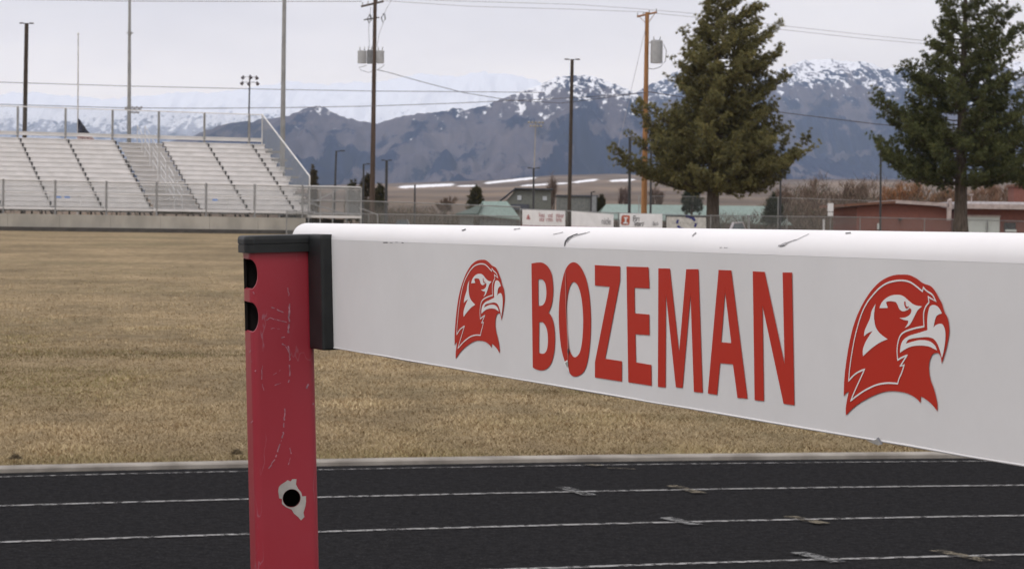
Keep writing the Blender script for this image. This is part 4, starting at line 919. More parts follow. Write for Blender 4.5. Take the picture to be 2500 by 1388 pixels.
def banner(x0, x1, yt0, yt1, yb0, yb1, label, col):
    a_, b_ = P(x0,yt0,Yb(x0)), P(x1,yt1,Yb(x1)); c_, d_ = P(x1,yb1,Yb(x1)), P(x0,yb0,Yb(x0))
    r = empty('banner', (a_+b_+c_+d_)/4, label, 'banner', 'sponsor banners on the fence'); t = Vector((0,.03,0))
    MB().add([a_,b_,c_,d_,a_+t,b_+t,c_+t,d_+t], [(3,2,1,0),(4,5,6,7),(0,1,5,4),(1,2,6,5),(2,3,7,6),(3,0,4,7)]).build('cloth', col, r)
    return r
def on(px, py, k=1): return P(px, py, Yb(px)-.03*k)
bx = (P(1700,530,Yb(1700))-P(1300,524.3,Yb(1300))).normalized(); bup = Vector((0,0,1))
M_bw = mat('banner_white', (.80,.80,.80), .7, var=.06, scale=1.5)
M_bred = mat('banner_red', (.42,.10,.10), .7); M_bpink = mat('faded_red_print', (.45,.24,.25), .7); M_bor = mat('banner_orange_red', (.42,.10,.05), .7)
M_bk = mat('banner_dark', (.06,.06,.065), .7); M_bg = mat('banner_grey_print', (.30,.30,.31), .7); M_bb = mat('banner_blue', (.045,.05,.20), .7); M_dred = mat('dark_red_rail', (.16,.03,.035), .7)
r = banner(1275,1380,511.5,515,557,560,'white banner with faded red lettering, leftmost of the four', M_bw)
for tx_, x_, y_ in (('Like',1318,525),('a',1328,525.3),('good',1340,525.6),('neighbor',1361,526.2),('State',1319,535),('Farm',1335.5,535.4),('is',1347,535.7),('there.',1361,536)): text_mesh('lettering',tx_,M_bpink,r,on(x_,y_),bx,bup,.36,sx=.92 if y_ < 530 else 1.0)
mb = MB()
for dx, dy, w_ in ((0,0,9),(0,3,12),(0,6,15)): mb.box(on(1290+dx,528+dy), (w_*.0225,.01,.045), (bx,Vector((0,1,0)),bup))
mb.box(on(1290,525), (4*.0225,.01,.05), (bx,Vector((0,1,0)),bup)); mb.build('logo', M_bred, r)
MB().tube([P(1273,551,Yb(1273)),P(1380,554,Yb(1380))], .045, 6).build('red_hem', M_dred, r)
r = banner(1395,1498,515,523,558,562,'white banner with pale grey lettering, second from the left', M_bw)
text_mesh('lettering','ronicle',M_bg,r,on(1474,540.5),bx,bup,.52,sx=.95)
MB().tube([P(1393,554,Yb(1393)),P(1498,557,Yb(1498))], .045, 6).build('red_hem', M_dred, r)
r = banner(1513,1617,521,522,557,560,'white banner with a red square logo and dark lettering, third from the left', M_bw)
text_mesh('lettering','First',M_bk,r,on(1556,534),bx,bup,.46,sx=1.0); text_mesh('lettering','Interstate',M_bk,r,on(1567,546),bx,bup,.44,sx=.82); text_mesh('lettering','Bank',M_bg,r,on(1601,546),bx,bup,.34,sx=.85)
mb = MB(); pts = [on(x,y) for x,y in ((1518,527),(1522,525),(1535,525.5),(1538,528),(1537,545),(1534,549),(1520,549),(1516,546))]; mb.add(pts, [tuple(range(8))[::-1]]); lg = mb.build('logo', M_bor, r)
mb = MB(); 
for a_ in ([(1523,530),(1533,530),(1533,533),(1530,533),(1529,542),(1533,543),(1533,546),(1521,546),(1521,543),(1525,542),(1526,533),(1523,533)],): mb.add([on(x,y,2) for x,y in a_], [tuple(range(len(a_)))[::-1]])
mb.build('logo_figure', M_snowwhite, lg)
r = banner(1627,1724,527,529,560,563,'cream banner with a dark frame and blue curved arrows, rightmost of the four', mat('banner_cream',(.55,.54,.50),.7))
mb = MB()
def thick_arc(mb, cx, cy, rx, ry, a0, a1, w_, k=1):
    pr = None; n = 10
    for i in range(n+1):
        a = math.radians(a0+(a1-a0)*i/n); c_, s_ = math.cos(a), math.sin(a)
        cur = (on(cx+(rx+w_)*c_, cy-(ry+w_)*s_, k), on(cx+(rx-w_)*c_, cy-(ry-w_)*s_, k))
        if pr: mb.quad(pr[0], pr[1], cur[1], cur[0])
        pr = cur
thick_arc(mb,1676,545,22,17,20,95,3.2); thick_arc(mb,1676,545,22,17,200,285,3.2); thick_arc(mb,1676,545,23,17,150,182,2.6); thick_arc(mb,1676,545,23,17,-30,2,2.6)
mb.add([on(1683,534),on(1697,532),on(1690,526.5)],[(0,1,2)]); mb.add([on(1668,555),on(1672,562),on(1660,563)],[(0,1,2)]); mb.build('logo', M_bb, r)
mb = MB()
for i in range(14):
    if i not in (4, 9): mb.box(on(1648+i*4.2,545,2), (.05,.01,.055), (bx,Vector((0,1,0)),bup))
mb.build('lettering', mat('banner_olive',(.22,.21,.15),.7), r)
MB().tube([P(1626,570,Yb(1626)),P(1626,527,Yb(1626)),P(1725,529,Yb(1725)),P(1725,570,Yb(1725))], .035, 6).build('frame', M_dark, r)

# ------------------------------------------------------------------ hurdle
TH = math.atan2(2370, 6000); LEAN = .036
E1 = Vector((math.sin(TH), -math.cos(TH), 0)); NC = Vector((-math.cos(TH), -math.sin(TH), 0))
E3 = (Vector((0,0,1))*math.cos(LEAN) + NC*math.sin(LEAN)).normalized(); E2 = E3.cross(E1).normalized()
if E2.dot(NC) > 0: E2 = -E2
F0 = P(815, 850, 1.87)
def H(u_, v_, w_): return F0 + E1*u_ + E3*v_ + E2*w_
def face_uv(px, py, off=0.):
    d = (P(px, py, 1.)-CAM); o = F0+E2*off; t = (o-CAM).dot(E2)/d.dot(E2); q = CAM+d*t-F0; return q.dot(E1), q.dot(E3)
vb = F0.z/E3.z; root = F0-E3*vb
hd = empty('hurdle', root, 'white-barred track hurdle with a red upright, black end cap and red lettering', 'hurdle')
HU = 1.15
# --- bar
def paint(name, col, rough, spec, grime=.0, gcol=(.3,.29,.27), scl=9, coat=0.):
    m = D.materials.new(name); m.use_nodes = True; nt = m.node_tree; b = nt.nodes['Principled BSDF']
    b.inputs['Roughness'].default_value = rough; b.inputs['Specular IOR Level'].default_value = spec; b.inputs['Coat Weight'].default_value = coat; b.inputs['Coat Roughness'].default_value = .15
    tc = N(nt, 'ShaderNodeTexCoord'); n = N(nt, 'ShaderNodeTexNoise'); n.inputs['Scale'].default_value = scl; n.inputs['Detail'].default_value = 8; n.inputs['Roughness'].default_value = .65
    nt.links.new(tc.outputs['Object'], n.inputs['Vector']); cr = N(nt, 'ShaderNodeValToRGB'); e = cr.color_ramp.elements
    e[0].position = .35; e[0].color = (*[c*(1-grime)+g*grime for c, g in zip(col, gcol)], 1); e[1].position = .62; e[1].color = (*col, 1)
    nt.links.new(n.outputs['Fac'], cr.inputs[0]); nt.links.new(cr.outputs[0], b.inputs['Base Color'])
    n2 = N(nt, 'ShaderNodeTexNoise'); n2.inputs['Scale'].default_value = 60; n2.inputs['Detail'].default_value = 5; nt.links.new(tc.outputs['Object'], n2.inputs['Vector'])
    bp = N(nt, 'ShaderNodeBump'); bp.inputs['Strength'].default_value = .08; bp.inputs['Distance'].default_value = .001; nt.links.new(n2.outputs['Fac'], bp.inputs['Height']); nt.links.new(bp.outputs[0], b.inputs['Normal'])
    return m
M_bar = paint('white_bar_plastic', (.80,.785,.79), .42, .45, .08)
M_barface = paint('white_bar_face', (.715,.705,.70), .5, .3, .13, scl=7)
rN = .0120; NCW, NCV = .01202, .0827
prof = [(0.,0.)]+[(0.,.0812-.0012)]+[(NCW-rN*math.cos(a), NCV+rN*math.sin(a)) for a in [math.radians(x) for x in range(-6,187,8)]]+[(.023,.0800),(.023,0.)]
def loft(ustations, pr, name, m, parent, closed=True, smooth_=False):
    mb = MB(); n = len(pr)
    for u_, f in ustations:
        for w_, v_ in pr: mb.v.append(tuple(H(u_, NCV*0+ (v_ if f >= 1 else .0406+(v_-.0406)*f + 0), NCW+(w_-NCW)*f)))
    for i in range(len(ustations)-1):
        for k in range(n): mb.f.append((i*n+k, i*n+(k+1)%n, (i+1)*n+(k+1)%n, (i+1)*n+k))
    mb.f += [tuple(range(n))[::-1], tuple((len(ustations)-1)*n+k for k in range(n))]
    return mb.build(name, m, parent, smooth_)
US = [i*(HU+.08)/24-.04 for i in range(25)]
# nose (rounded top) with rounded ends, and the flat plate beneath it
mb = MB(); na = 22; st = []
U0e, U1e = -.117, HU+.117
for k in range(7): a = math.radians(90*k/6); st.append((U0e+.012*(1-math.sin(a))*1., max(.05, math.sin(a))))
st = [(U0e+.0135*(1-math.cos(math.radians(90*k/7))), max(.04, math.sin(math.radians(90*k/7)))) for k in range(8)]
st += [(U0e+.0135+(U1e-U0e-.027)*k/40, 1.) for k in range(1, 40)]
st += [(U1e-.0135*(1-math.cos(math.radians(90*k/7))), max(.04, math.sin(math.radians(90*k/7)))) for k in range(7, -1, -1)]
for u_, f in st:
    for k in range(na):
        if k < na-3: a = math.radians(180*k/(na-4)); mb.v.append(tuple(H(u_, NCV+rN*math.sin(a)*f, NCW-rN*math.cos(a)*f)))
        else: mb.v.append(tuple(H(u_, NCV-.0001*f, NCW+rN*(.85, 0, -.85)[k-na+3]*f)))
for i in range(len(st)-1):
    for k in range(na): mb.f.append((i*na+k, i*na+(k+1)%na, (i+1)*na+(k+1)%na, (i+1)*na+k))
mb.f += [tuple(range(na)), tuple((len(st)-1)*na+k for k in range(na))[::-1]]
bar = mb.build('crossbar', M_bar, hd, True); bar.data.set_sharp_from_angle(angle=math.radians(40))
mb = MB(); n = 48
pl = [(0.,.0012),(0.,.08262),(.0226,.08262),(.023,.0012),(.0215,-.0002),(.0012,-.0002)]
for i in range(n+1):
    u_ = U0e+.004+(U1e-U0e-.008)*i/n
    for w_, v_ in pl:
        wob = .0006*noise.noise(Vector((u_*9, 0, 0))) if v_ < .01 else 0
        mb.v.append(tuple(H(u_, v_+wob, w_)))
for i in range(n):
    for k in range(6): mb.f.append((i*6+k, i*6+(k+1)%6, (i+1)*6+(k+1)%6, (i+1)*6+k))
mb.f += [tuple(range(6)), tuple(n*6+k for k in range(6))[::-1]]
plate = mb.build('face_board', M_barface, bar)
# --- decals
def cat(pts):
    """Catmull-Rom through (x,y) points; (x,y,1) is a corner"""
    out = []; n = len(pts)
    for i in range(n):
        p1 = pts[i]; p2 = pts[(i+1) % n]; p0 = pts[i-1] if len(p1) == 2 else p1; p3 = pts[(i+2) % n] if len(p2) == 2 else p2
        k = 1 if (len(p1) == 3 and len(p2) == 3) else 5
        for j in range(k):
            t = j/k; t2, t3 = t*t, t*t*t
            out.append(tuple(.5*((2*p1[c])+(-p0[c]+p2[c])*t+(2*p0[c]-5*p1[c]+4*p2[c]-p3[c])*t2+(-p0[c]+3*p1[c]-3*p2[c]+p3[c])*t3) for c in (0,1)))
    return out
def fill(loops, off, name, m, parent, T=None):
    """loops of (u,v) on the board face"""
    vl = [[Vector((x, y, 0)) for x, y in lp] for lp in loops]; tr = tessellate_polygon(vl); flat = [p for lp in vl for p in lp]
    fs = []
    for a_, b_, c_ in tr:
        if (flat[b_]-flat[a_]).cross(flat[c_]-flat[a_]).z < 0: a_, c_ = c_, a_
        fs.append((a_, b_, c_))
    return MB().add([H(p.x, p.y, off) for p in flat], fs).build(name, m, parent)
M_red = paint('red_vinyl', (.45,.028,.014), .5, .15, .10, (.40,.05,.03), 14)
M_wv = paint('white_vinyl_print', (.76,.745,.73), .5, .3, .05)
def zc(pts, x0, y0, s): return [((p[0]/s+x0, p[1]/s+y0)+tuple(p[2:])) for p in pts]
def to_uv(pts): return [face_uv(p[0], p[1]) for p in pts]
def c_(*pts): return [(p[0], p[1], 1) for p in pts]
Z3 = lambda pts: zc(pts, 1060, 610, 3.966); Z4 = lambda pts: zc(pts, 1480, 620, 3.47)
letters = {
 'B': [Z3([(947,130,1),(1010,120),(1060,125),(1110,165),(1145,240),(1158,360),(1155,450),(1140,540),(1113,605,1),(1145,650),(1168,740),(1176,870),(1165,1000),(1135,1100),(1090,1150),(1040,1163),(990,1152),(960,1133,1)]),
       Z3([(1013,285,1),(1050,283),(1080,320),(1092,400),(1085,480),(1060,530),(1015,540,1)]), Z3([(1022,698,1),(1060,700),(1095,760),(1107,860),(1100,950),(1080,993),(1050,1002),(1020,993,1)])],
 'O': [Z3([(1350,118),(1400,138),(1450,210),(1490,330),(1515,500),(1523,700),(1515,900),(1490,1080),(1450,1180),(1380,1222),(1325,1200),(1275,1090),(1240,970),(1220,810),(1212,650),(1217,500),(1232,370),(1262,230),(1300,150)]),
       Z3([(1355,308),(1395,340),(1425,430),(1443,560),(1448,720),(1438,880),(1415,990),(1370,1037),(1330,1000),(1300,900),(1288,740),(1288,560),(1300,430),(1325,340)])],
 'Z': [c_((1453.5,646.5),(1515.4,649.7),(1515.4,684.8),(1479,874.8),(1519.8,880.8),(1519.8,930.4),(1453.9,920.6),(1453.9,883.6),(1489.9,699.5),(1453.9,696.5))],
 'E': [Z4(c_((177,105),(363,110),(372,290),(245,285),(248,500),(370,510),(372,685),(252,677),(258,915),(388,937),(390,1113),(192,1083)))],
 'M': [Z4(c_((447,120),(545,122),(623,830),(683,127),(787,127),(823,1172),(748,1165),(720,345),(652,1132),(595,1125),(512,340),(508,1128),(443,1122)))],
 'A': [Z4(c_((958,133),(1065,137),(1203,1222),(1117,1215),(1080,932),(970,922),(945,1190),(866,1178))), Z4(c_((1013,318),(1065,752),(980,745)))],
 'N': [Z4(c_((1247,145),(1348,150),(1517,930),(1500,155),(1580,155),(1600,1278),(1508,1265),(1330,435),(1342,1243),(1263,1235)))]}
for L in 'BOZEMAN': fill([to_uv(cat(lp)) for lp in letters[L]], -.0004, 'letter', M_red, plate)
# hawk head emblem, traced once from the nearer one and copied to the farther
ZH = lambda pts: zc(pts, 2020, 640, 3.4694)
outer = [(640,103),(700,107),(760,135),(800,165),(830,182),(880,200),(920,245),(950,300),(975,345),(990,395),(1002,428),(1025,470),(1037,540),(1038,600),(1025,680),(1005,760),(975,857,1),(966,800),(950,772),(930,766),(900,775),(880,810),(868,860),(868,920),(880,990),(905,1060),(925,1130),(938,1200),(938,1258,1),(900,1210),(850,1165),(797,1132,1),(795,1188,1),(760,1150),(700,1115),(640,1097),(560,1088),(480,1097),(400,1125),(320,1165),(250,1210),(200,1255),(163,1294,1),(162,1230),(175,1150),(188,1092,1),(165,1105),(145,1133,1),(148,1000),(163,860),(185,720),(215,580),(250,470),(290,380),(335,300),(390,225),(450,165),(520,125),(580,107)]
stroke = [(605,1025,1),(520,1020),(430,1035),(340,1075),(270,1120),(207,1170,1),(240,1090),(290,980),(325,903,1),(250,940),(190,1000,1),(198,900),(218,760),(245,620),(290,460),(340,350),(400,270),(460,210),(530,170),(620,153),(690,160),(740,185),(815,245,1),(823,212,1),(850,240),(900,275),(928,328,1),(865,292,1),(870,340,1),(840,380),(825,440),(828,542,1),(760,555),(680,580),(635,610),(612,660),(600,740),(605,825,1),(640,805),(685,785,1),(660,825),(627,877,1),(660,868,1),(640,930),(618,980)]
cheek = [(418,350,1),(405,440),(410,510),(425,560),(460,605),(520,650,1),(450,680),(380,730),(312,793,1),(310,740),(330,680),(365,620),(393,580,1),(350,600),(320,625,1),(325,580),(350,520),(372,470),(385,410)]
eye = [(450,387,1),(470,340),(510,300),(560,278),(620,275),(660,290),(700,325),(750,360),(812,372,1),(775,405),(750,450),(725,500),(700,535),(665,555,1),(690,520),(695,492,1),(660,487),(620,470,1),(670,465),(710,440),(722,405),(708,385,1),(690,402),(650,414),(620,395),(605,360),(590,335,1),(545,328),(510,335),(512,355),(523,385,1)]
beak = [(905,360),(940,370),(965,400),(980,432,1),(945,445),(925,475),(908,552,1),(930,530),(965,518),(990,530),(1008,580),(1008,660),(995,750),(980,808,1),(962,740),(940,685),(910,648),(860,632),(780,637),(700,652),(675,688,1),(730,670),(790,657),(850,660),(890,675),(922,705),(940,745,1),(910,730),(870,712),(800,703),(720,712),(660,740),(625,765,1),(630,710),(650,660),(700,622),(780,597),(858,572,1),(856,500),(862,430),(878,375)]
pupil = [(664,330,1),(664,355),(674,383),(690,390),(706,368,1),(690,376),(678,365),(674,350),(674,332,1)]
def ribbon(pts, wd, closed=True):
    n = len(pts); L, Rr = [], []
    q = [Vector((x, y)) for x, y in pts]
    for i in range(n):
        a_, b_, c2 = q[i-1], q[i], q[(i+1) % n]; d1 = (b_-a_).normalized() if (b_-a_).length > 1e-9 else Vector((1,0)); d2 = (c2-b_).normalized() if (c2-b_).length > 1e-9 else d1
        n1 = Vector((-d1.y, d1.x)); n2 = Vector((-d2.y, d2.x)); mm = (n1+n2); mm = mm.normalized() if mm.length > .3 else n1
        k = min(1.9, 1/max(.45, mm.dot(n1))); L.append(b_+mm*wd/2*k); Rr.append(b_-mm*wd/2*k)
    return L, Rr
u_a, v_a = face_uv(2062, 940); u_b, v_b = face_uv(1113.5, 820)
cu2, cv2 = face_uv(2188, 842)
def emblem(shift):
    du, dv = shift; T = lambda lp: [(a+du, b_+dv) for a, b_ in to_uv(cat(ZH(lp)))]
    em = fill([T(outer)], -.0004, 'hawk_emblem', M_red, plate)
    for nm, lp in (('cheek_patch', cheek), ('eye_patch', eye), ('beak', beak)): o = fill([T(lp)], -.0006, nm, M_wv, em)
    fill([T(pupil)], -.0008, 'pupil', M_red, em)
    L, Rr = ribbon(T(stroke), .00075); n = len(L); mb = MB()
    for i in range(n):
        j = (i+1) % n; mb.quad(H(L[i].x, L[i].y, -.0006), H(L[j].x, L[j].y, -.0006), H(Rr[j].x, Rr[j].y, -.0006), H(Rr[i].x, Rr[i].y, -.0006))
    mb.build('contour_line', M_wv, em)
emblem((0, 0))
# farther emblem: align beak tip / base tip measured on the photograph
ua, va = face_uv(2020+163/3.4694, 640+1294/3.4694); ub, vb_ = face_uv(1090+125/4.957, 620+1262/4.957)
ua2, va2 = face_uv(2020+640/3.4694, 640+103/3.4694); ub2, vb2 = face_uv(1090+430/4.957, 620+72/4.957)
print('emblem shifts', ub-ua, vb_-va, ub2-ua2, vb2-va2)
emblem(((ub-ua+ub2-ua2)/2, (vb_-va+vb2-va2)/2))
# peeled vinyl on the O, edge chips, crease
M_scuff = mat('dark_scuff', (.10,.10,.105), .8, var=.3, scale=200); M_glue = mat('grey_glue', (.33,.32,.30), .8, var=.2, scale=200); M_pale = paint('pale_edge', (.68,.67,.67), .5, .3)
def poly(pts, off, name, m, par=plate): return fill([to_uv(pts)], off, name, m, par)
poly(Z3([(1262,1088),(1300,1062),(1306,1120),(1320,1185),(1300,1165),(1280,1125)]), -.0007, 'peeled_patch', M_wv)
poly(Z3([(1280,1090),(1306,1075),(1310,1110),(1300,1140),(1288,1112)]), -.0008, 'glue_mark', M_glue)
poly(Z3([(1276,215),(1282,205),(1290,420),(1288,560),(1300,800),(1312,950),(1304,1100),(1296,820),(1282,560)]), -.0007, 'crease', paint('crease_red', (.48,.16,.14), .5, .3))
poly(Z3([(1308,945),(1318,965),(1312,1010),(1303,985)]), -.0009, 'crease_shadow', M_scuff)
poly([(2118,1073),(2132,1076),(2147,1068),(2157,1082),(2148,1086),(2135,1082)], -.0006, 'edge_chip', M_glue)
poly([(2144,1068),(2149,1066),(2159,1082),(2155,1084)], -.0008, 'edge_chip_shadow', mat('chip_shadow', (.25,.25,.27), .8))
# thin pale lower lip of the board
mb = MB().tube([H(U0e+.01+i*(U1e-U0e-.02)/30, .0006+.0004*noise.noise(Vector((i*.7,0,0))), .0001) for i in range(31)], .0006, 6); mb.build('lower_lip', M_pale, plate, True)
# scuffs lying on the rounded top
def nose_pt(px, py, eps=.0003):
    d = (P(px, py, 1.)-CAM).normalized(); R = rN+eps
    o = CAM-H(0, NCV, NCW); ov, ow = o.dot(E3), o.dot(E2); dv, dw = d.dot(E3), d.dot(E2)
    a_ = dv*dv+dw*dw; b_ = 2*(ov*dv+ow*dw); c3 = ov*ov+ow*ow-R*R; ds = b_*b_-4*a_*c3
    if ds < 0: t = -b_/(2*a_)
    else: t = (-b_-math.sqrt(ds))/(2*a_)
    return CAM+d*t
def scuff(pts, wd, m):
    mb = MB(); q = []
    for (x0,y0,w0),(x1,y1,w1) in zip(pts, pts[1:]):
        for i in range(4): t = i/4; q.append((x0+(x1-x0)*t+random.uniform(-.6,.6), y0+(y1-y0)*t+random.uniform(-.5,.5), (w0+(w1-w0)*t)*random.uniform(.6,1.2)))
    q.append(pts[-1])
    for a_, b_ in zip(q, q[1:]):
        dx, dy = b_[0]-a_[0], b_[1]-a_[1]; l = math.hypot(dx, dy)+1e-6; nx_, ny_ = -dy/l, dx/l
        mb.quad(*[nose_pt(x, y) for x, y in ((a_[0]+nx_*a_[2]/2, a_[1]+ny_*a_[2]/2), (b_[0]+nx_*b_[2]/2, b_[1]+ny_*b_[2]/2), (b_[0]-nx_*b_[2]/2, b_[1]-ny_*b_[2]/2), (a_[0]-nx_*a_[2]/2, a_[1]-ny_*a_[2]/2))])
    return mb.build('scuff_mark', m, bar)
M_sc2 = mat('light_scuff', (.34,.335,.34), .8, var=.2, scale=300)
for p, w_, mm in [([(1378,600,3),(1381,588,4),(1390,578,4),(1410,570,2)],3,M_scuff), ([(1384,592,1.5),(1392,580,1.5),(1440,565,1)],2,M_sc2), ([(1410,573,2),(1430,567,1)],2,M_sc2),
    ([(1900,600,5),(1912,597,7),(1922,592,3),(1945,584,2),(1975,570,1)],3,M_sc2), ([(1904,601,3),(1915,598,3)],3,M_scuff), ([(1127,562,3),(1137,559,3)],3,M_scuff), ([(1690,575,2.5),(1699,567,3)],3,M_sc2),
    ([(936,592,2),(946,592,2.5)],2,M_scuff), ([(952,592,2),(958,593,2)],2,M_sc2), ([(966,591,1.5),(972,591,1.5)],2,M_sc2), ([(981,592,2),(985,593,2)],2,M_scuff), ([(1254,559,2),(1270,557,1.5)],2,M_sc2),
    ([(2064,568.5,3),(2077,567.5,2.5)],3,M_scuff), ([(1757,604,1.5),(1762,604,1.5)],2,M_sc2), ([(1768,604,1.5),(1776,604,1.5)],2,M_sc2), ([(1350,572,1.5),(1375,566,1)],1,M_sc2)]: scuff(p, w_, mm)

# --- upright, red oval tube with drilled holes
M_redp = paint('red_powder_coat', (.29,.02,.034), .42, .4, .18, (.31,.05,.075), 14)
# fine pale scratches in the coat
nt = M_redp.node_tree; b = nt.nodes['Principled BSDF']; crn = [n for n in nt.nodes if n.type == 'VALTORGB'][0]
tcn = [n for n in nt.nodes if n.type == 'TEX_COORD'][0]; mp = N(nt, 'ShaderNodeMapping'); mp.inputs['Scale'].default_value = (30,30,9); nt.links.new(tcn.outputs['Object'], mp.inputs[0])
dn = N(nt, 'ShaderNodeTexNoise'); dn.inputs['Scale'].default_value = 1.2; dn.inputs['Detail'].default_value = 4; nt.links.new(mp.outputs[0], dn.inputs['Vector'])
ab = N(nt, 'ShaderNodeMath', operation='SUBTRACT'); ab.inputs[1].default_value = .5; nt.links.new(dn.outputs['Fac'], ab.inputs[0]); ab2 = N(nt, 'ShaderNodeMath', operation='ABSOLUTE'); nt.links.new(ab.outputs[0], ab2.inputs[0])
mr = N(nt, 'ShaderNodeMapRange'); mr.inputs['From Min'].default_value = .0; mr.inputs['From Max'].default_value = .006; mr.inputs['To Min'].default_value = .6; mr.inputs['To Max'].default_value = 0; nt.links.new(ab2.outputs[0], mr.inputs[0])
ms_ = N(nt, 'ShaderNodeTexNoise'); ms_.inputs['Scale'].default_value = 25; nt.links.new(tcn.outputs['Object'], ms_.inputs['Vector']); mr2 = N(nt, 'ShaderNodeMapRange'); mr2.inputs['From Min'].default_value = .50; mr2.inputs['From Max'].default_value = .62; nt.links.new(ms_.outputs['Fac'], mr2.inputs[0])
ml = N(nt, 'ShaderNodeMath', operation='MULTIPLY'); nt.links.new(mr.outputs[0], ml.inputs[0]); nt.links.new(mr2.outputs[0], ml.inputs[1])
mx = N(nt, 'ShaderNodeMix', data_type='RGBA'); nt.links.new(ml.outputs[0], mx.inputs[0]); nt.links.new(crn.outputs[0], mx.inputs[6]); mx.inputs[7].default_value = (.30,.16,.20,1); nt.links.new(mx.outputs[2], b.inputs['Base Color'])
M_cap = paint('black_rubber', (.007,.0085,.009), .55, .35, .3, (.03,.033,.034), 40)
M_metal = mat('bare_aluminium', (.42,.41,.39), .45, .5, var=.15, scale=60)
PU = -.048; PW0, PW1 = -.0575, -.0012; PT = .0125
def stadium(cu, hu, w0, w1, r, n=8):
    pts = []
    for (cx, cy, a0) in ((cu+hu-r, w1-r, 0), (cu-hu+r, w1-r, 90), (cu-hu+r, w0+r, 180), (cu+hu-r, w0+r, 270)):
        for k in range(n+1): a = math.radians(a0+90*k/n); pts.append((cx+r*math.cos(a), cy+r*math.sin(a)))
    return pts
def tube_local(pr_out, pr_in, v0, v1):
    mb = MB(); n = len(pr_out)
    for pr, vv in ((pr_out, v0), (pr_out, v1), (pr_in, v0), (pr_in, v1)):
        for u_, w_ in pr: mb.v.append((u_, w_, vv))
    for k in range(n):
        j = (k+1) % n
        mb.f += [(k, j, n+j, n+k), (2*n+j, 2*n+k, 3*n+k, 3*n+j), (n+k, n+j, 3*n+j, 3*n+k), (j, k, 2*n+k, 2*n+j)]
    return mb
def cyl_local(c, ax, r, L, n=40):
    c = Vector(c); ax = Vector(ax); a_ = ax.cross(Vector((0,0,1))).normalized(); b_ = ax.cross(a_); mb = MB()
    for s_ in (-1, 1):
        for k in range(n): t = 2*math.pi*k/n; mb.v.append(tuple(c+ax*L/2*s_+(a_*math.cos(t)+b_*math.sin(t))*r))
    for k in range(n): mb.f.append((k, (k+1)%n, n+(k+1)%n, n+k))
    mb.f += [tuple(range(n))[::-1], tuple(range(n, 2*n))]; return mb
DEL = math.radians(5); WC = (PW0+PW1)/2+.0016; EF = (E1*math.cos(DEL)-E2*math.sin(DEL)); EW = (E2*math.cos(DEL)+E1*math.sin(DEL))
PT = .0165; PCX = PU-.0042
def PP(a_, v_, b_, cu=PCX): return H(cu, 0, WC)+EF*a_+E3*v_+EW*b_
HW = (PW1-PW0)/2-.0033
def upright(cu, sgn):
    po = stadium(0, PT, -HW, HW, .0062, 14); pi_ = stadium(0, PT-.0022, -HW+.0022, HW-.0022, .0040, 14)
    src = tube_local(po, pi_, -.94, .083).build('tmp', M_redp); cuts = []
    fx = PT
    for v_ in (.0570, .0240):
        ec = MB(); ne = 56
        for a_ in (-.012, PT+.006):
            for k in range(ne): tq = 2*math.pi*k/ne; ec.v.append((a_, -HW+.0060*math.cos(tq), v_+.0118*math.sin(tq)))
        for k in range(ne): ec.f.append((k, (k+1)%ne, ne+(k+1)%ne, ne+k))
        ec.f += [tuple(range(ne))[::-1], tuple(range(ne, 2*ne))]; cuts.append(ec.build('tmp', M_redp))
    hb, hv = post_face(712, 1215); cuts.append(cyl_local((fx, hb, hv), (1,0,0), .0069, .016).build('tmp', M_redp))
    for c in cuts: md = src.modifiers.new('b', 'BOOLEAN'); md.object = c; md.operation = 'DIFFERENCE'; md.solver = 'EXACT'
    dg = bpy.context.evaluated_depsgraph_get(); dg.update(); me = D.meshes.new_from_object(src.evaluated_get(dg)); me.name = 'upright'
    for v in me.vertices: v.co = PP(v.co.x, v.co.z, v.co.y)-root
    me.transform(Matrix.Identity(4)); 
    import bmesh
    bm = bmesh.new(); bm.from_mesh(me); bmesh.ops.recalc_face_normals(bm, faces=bm.faces); bm.to_mesh(me); bm.free()
    for p in me.polygons: p.use_smooth = True
    try: me.set_sharp_from_angle(angle=math.radians(35))
    except Exception: pass
    me.materials.clear(); me.materials.append(M_redp); me.materials.append(mat('tube_inside', (.012,.009,.009), .9))  # inner walls coloured near black: shade inside the holes is painted in
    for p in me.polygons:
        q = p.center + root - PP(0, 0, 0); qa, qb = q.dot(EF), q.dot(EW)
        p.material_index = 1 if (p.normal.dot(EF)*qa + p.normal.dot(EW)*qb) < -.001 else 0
    o = D.objects.new('upright', me); COL.objects.link(o); o.parent = hd
    for c in cuts+[src]: D.objects.remove(c)
    return o, fx
def post_face(px, py, eps=.0002):
    d = P(px, py, 1.)-CAM; o = PP(PT+eps, 0, 0); t = (o-CAM).dot(EF)/d.dot(EF); q = CAM+d*t-PP(0,0,0); return q.dot(EW), q.dot(E3)
upo, fx = upright(PU, 1)
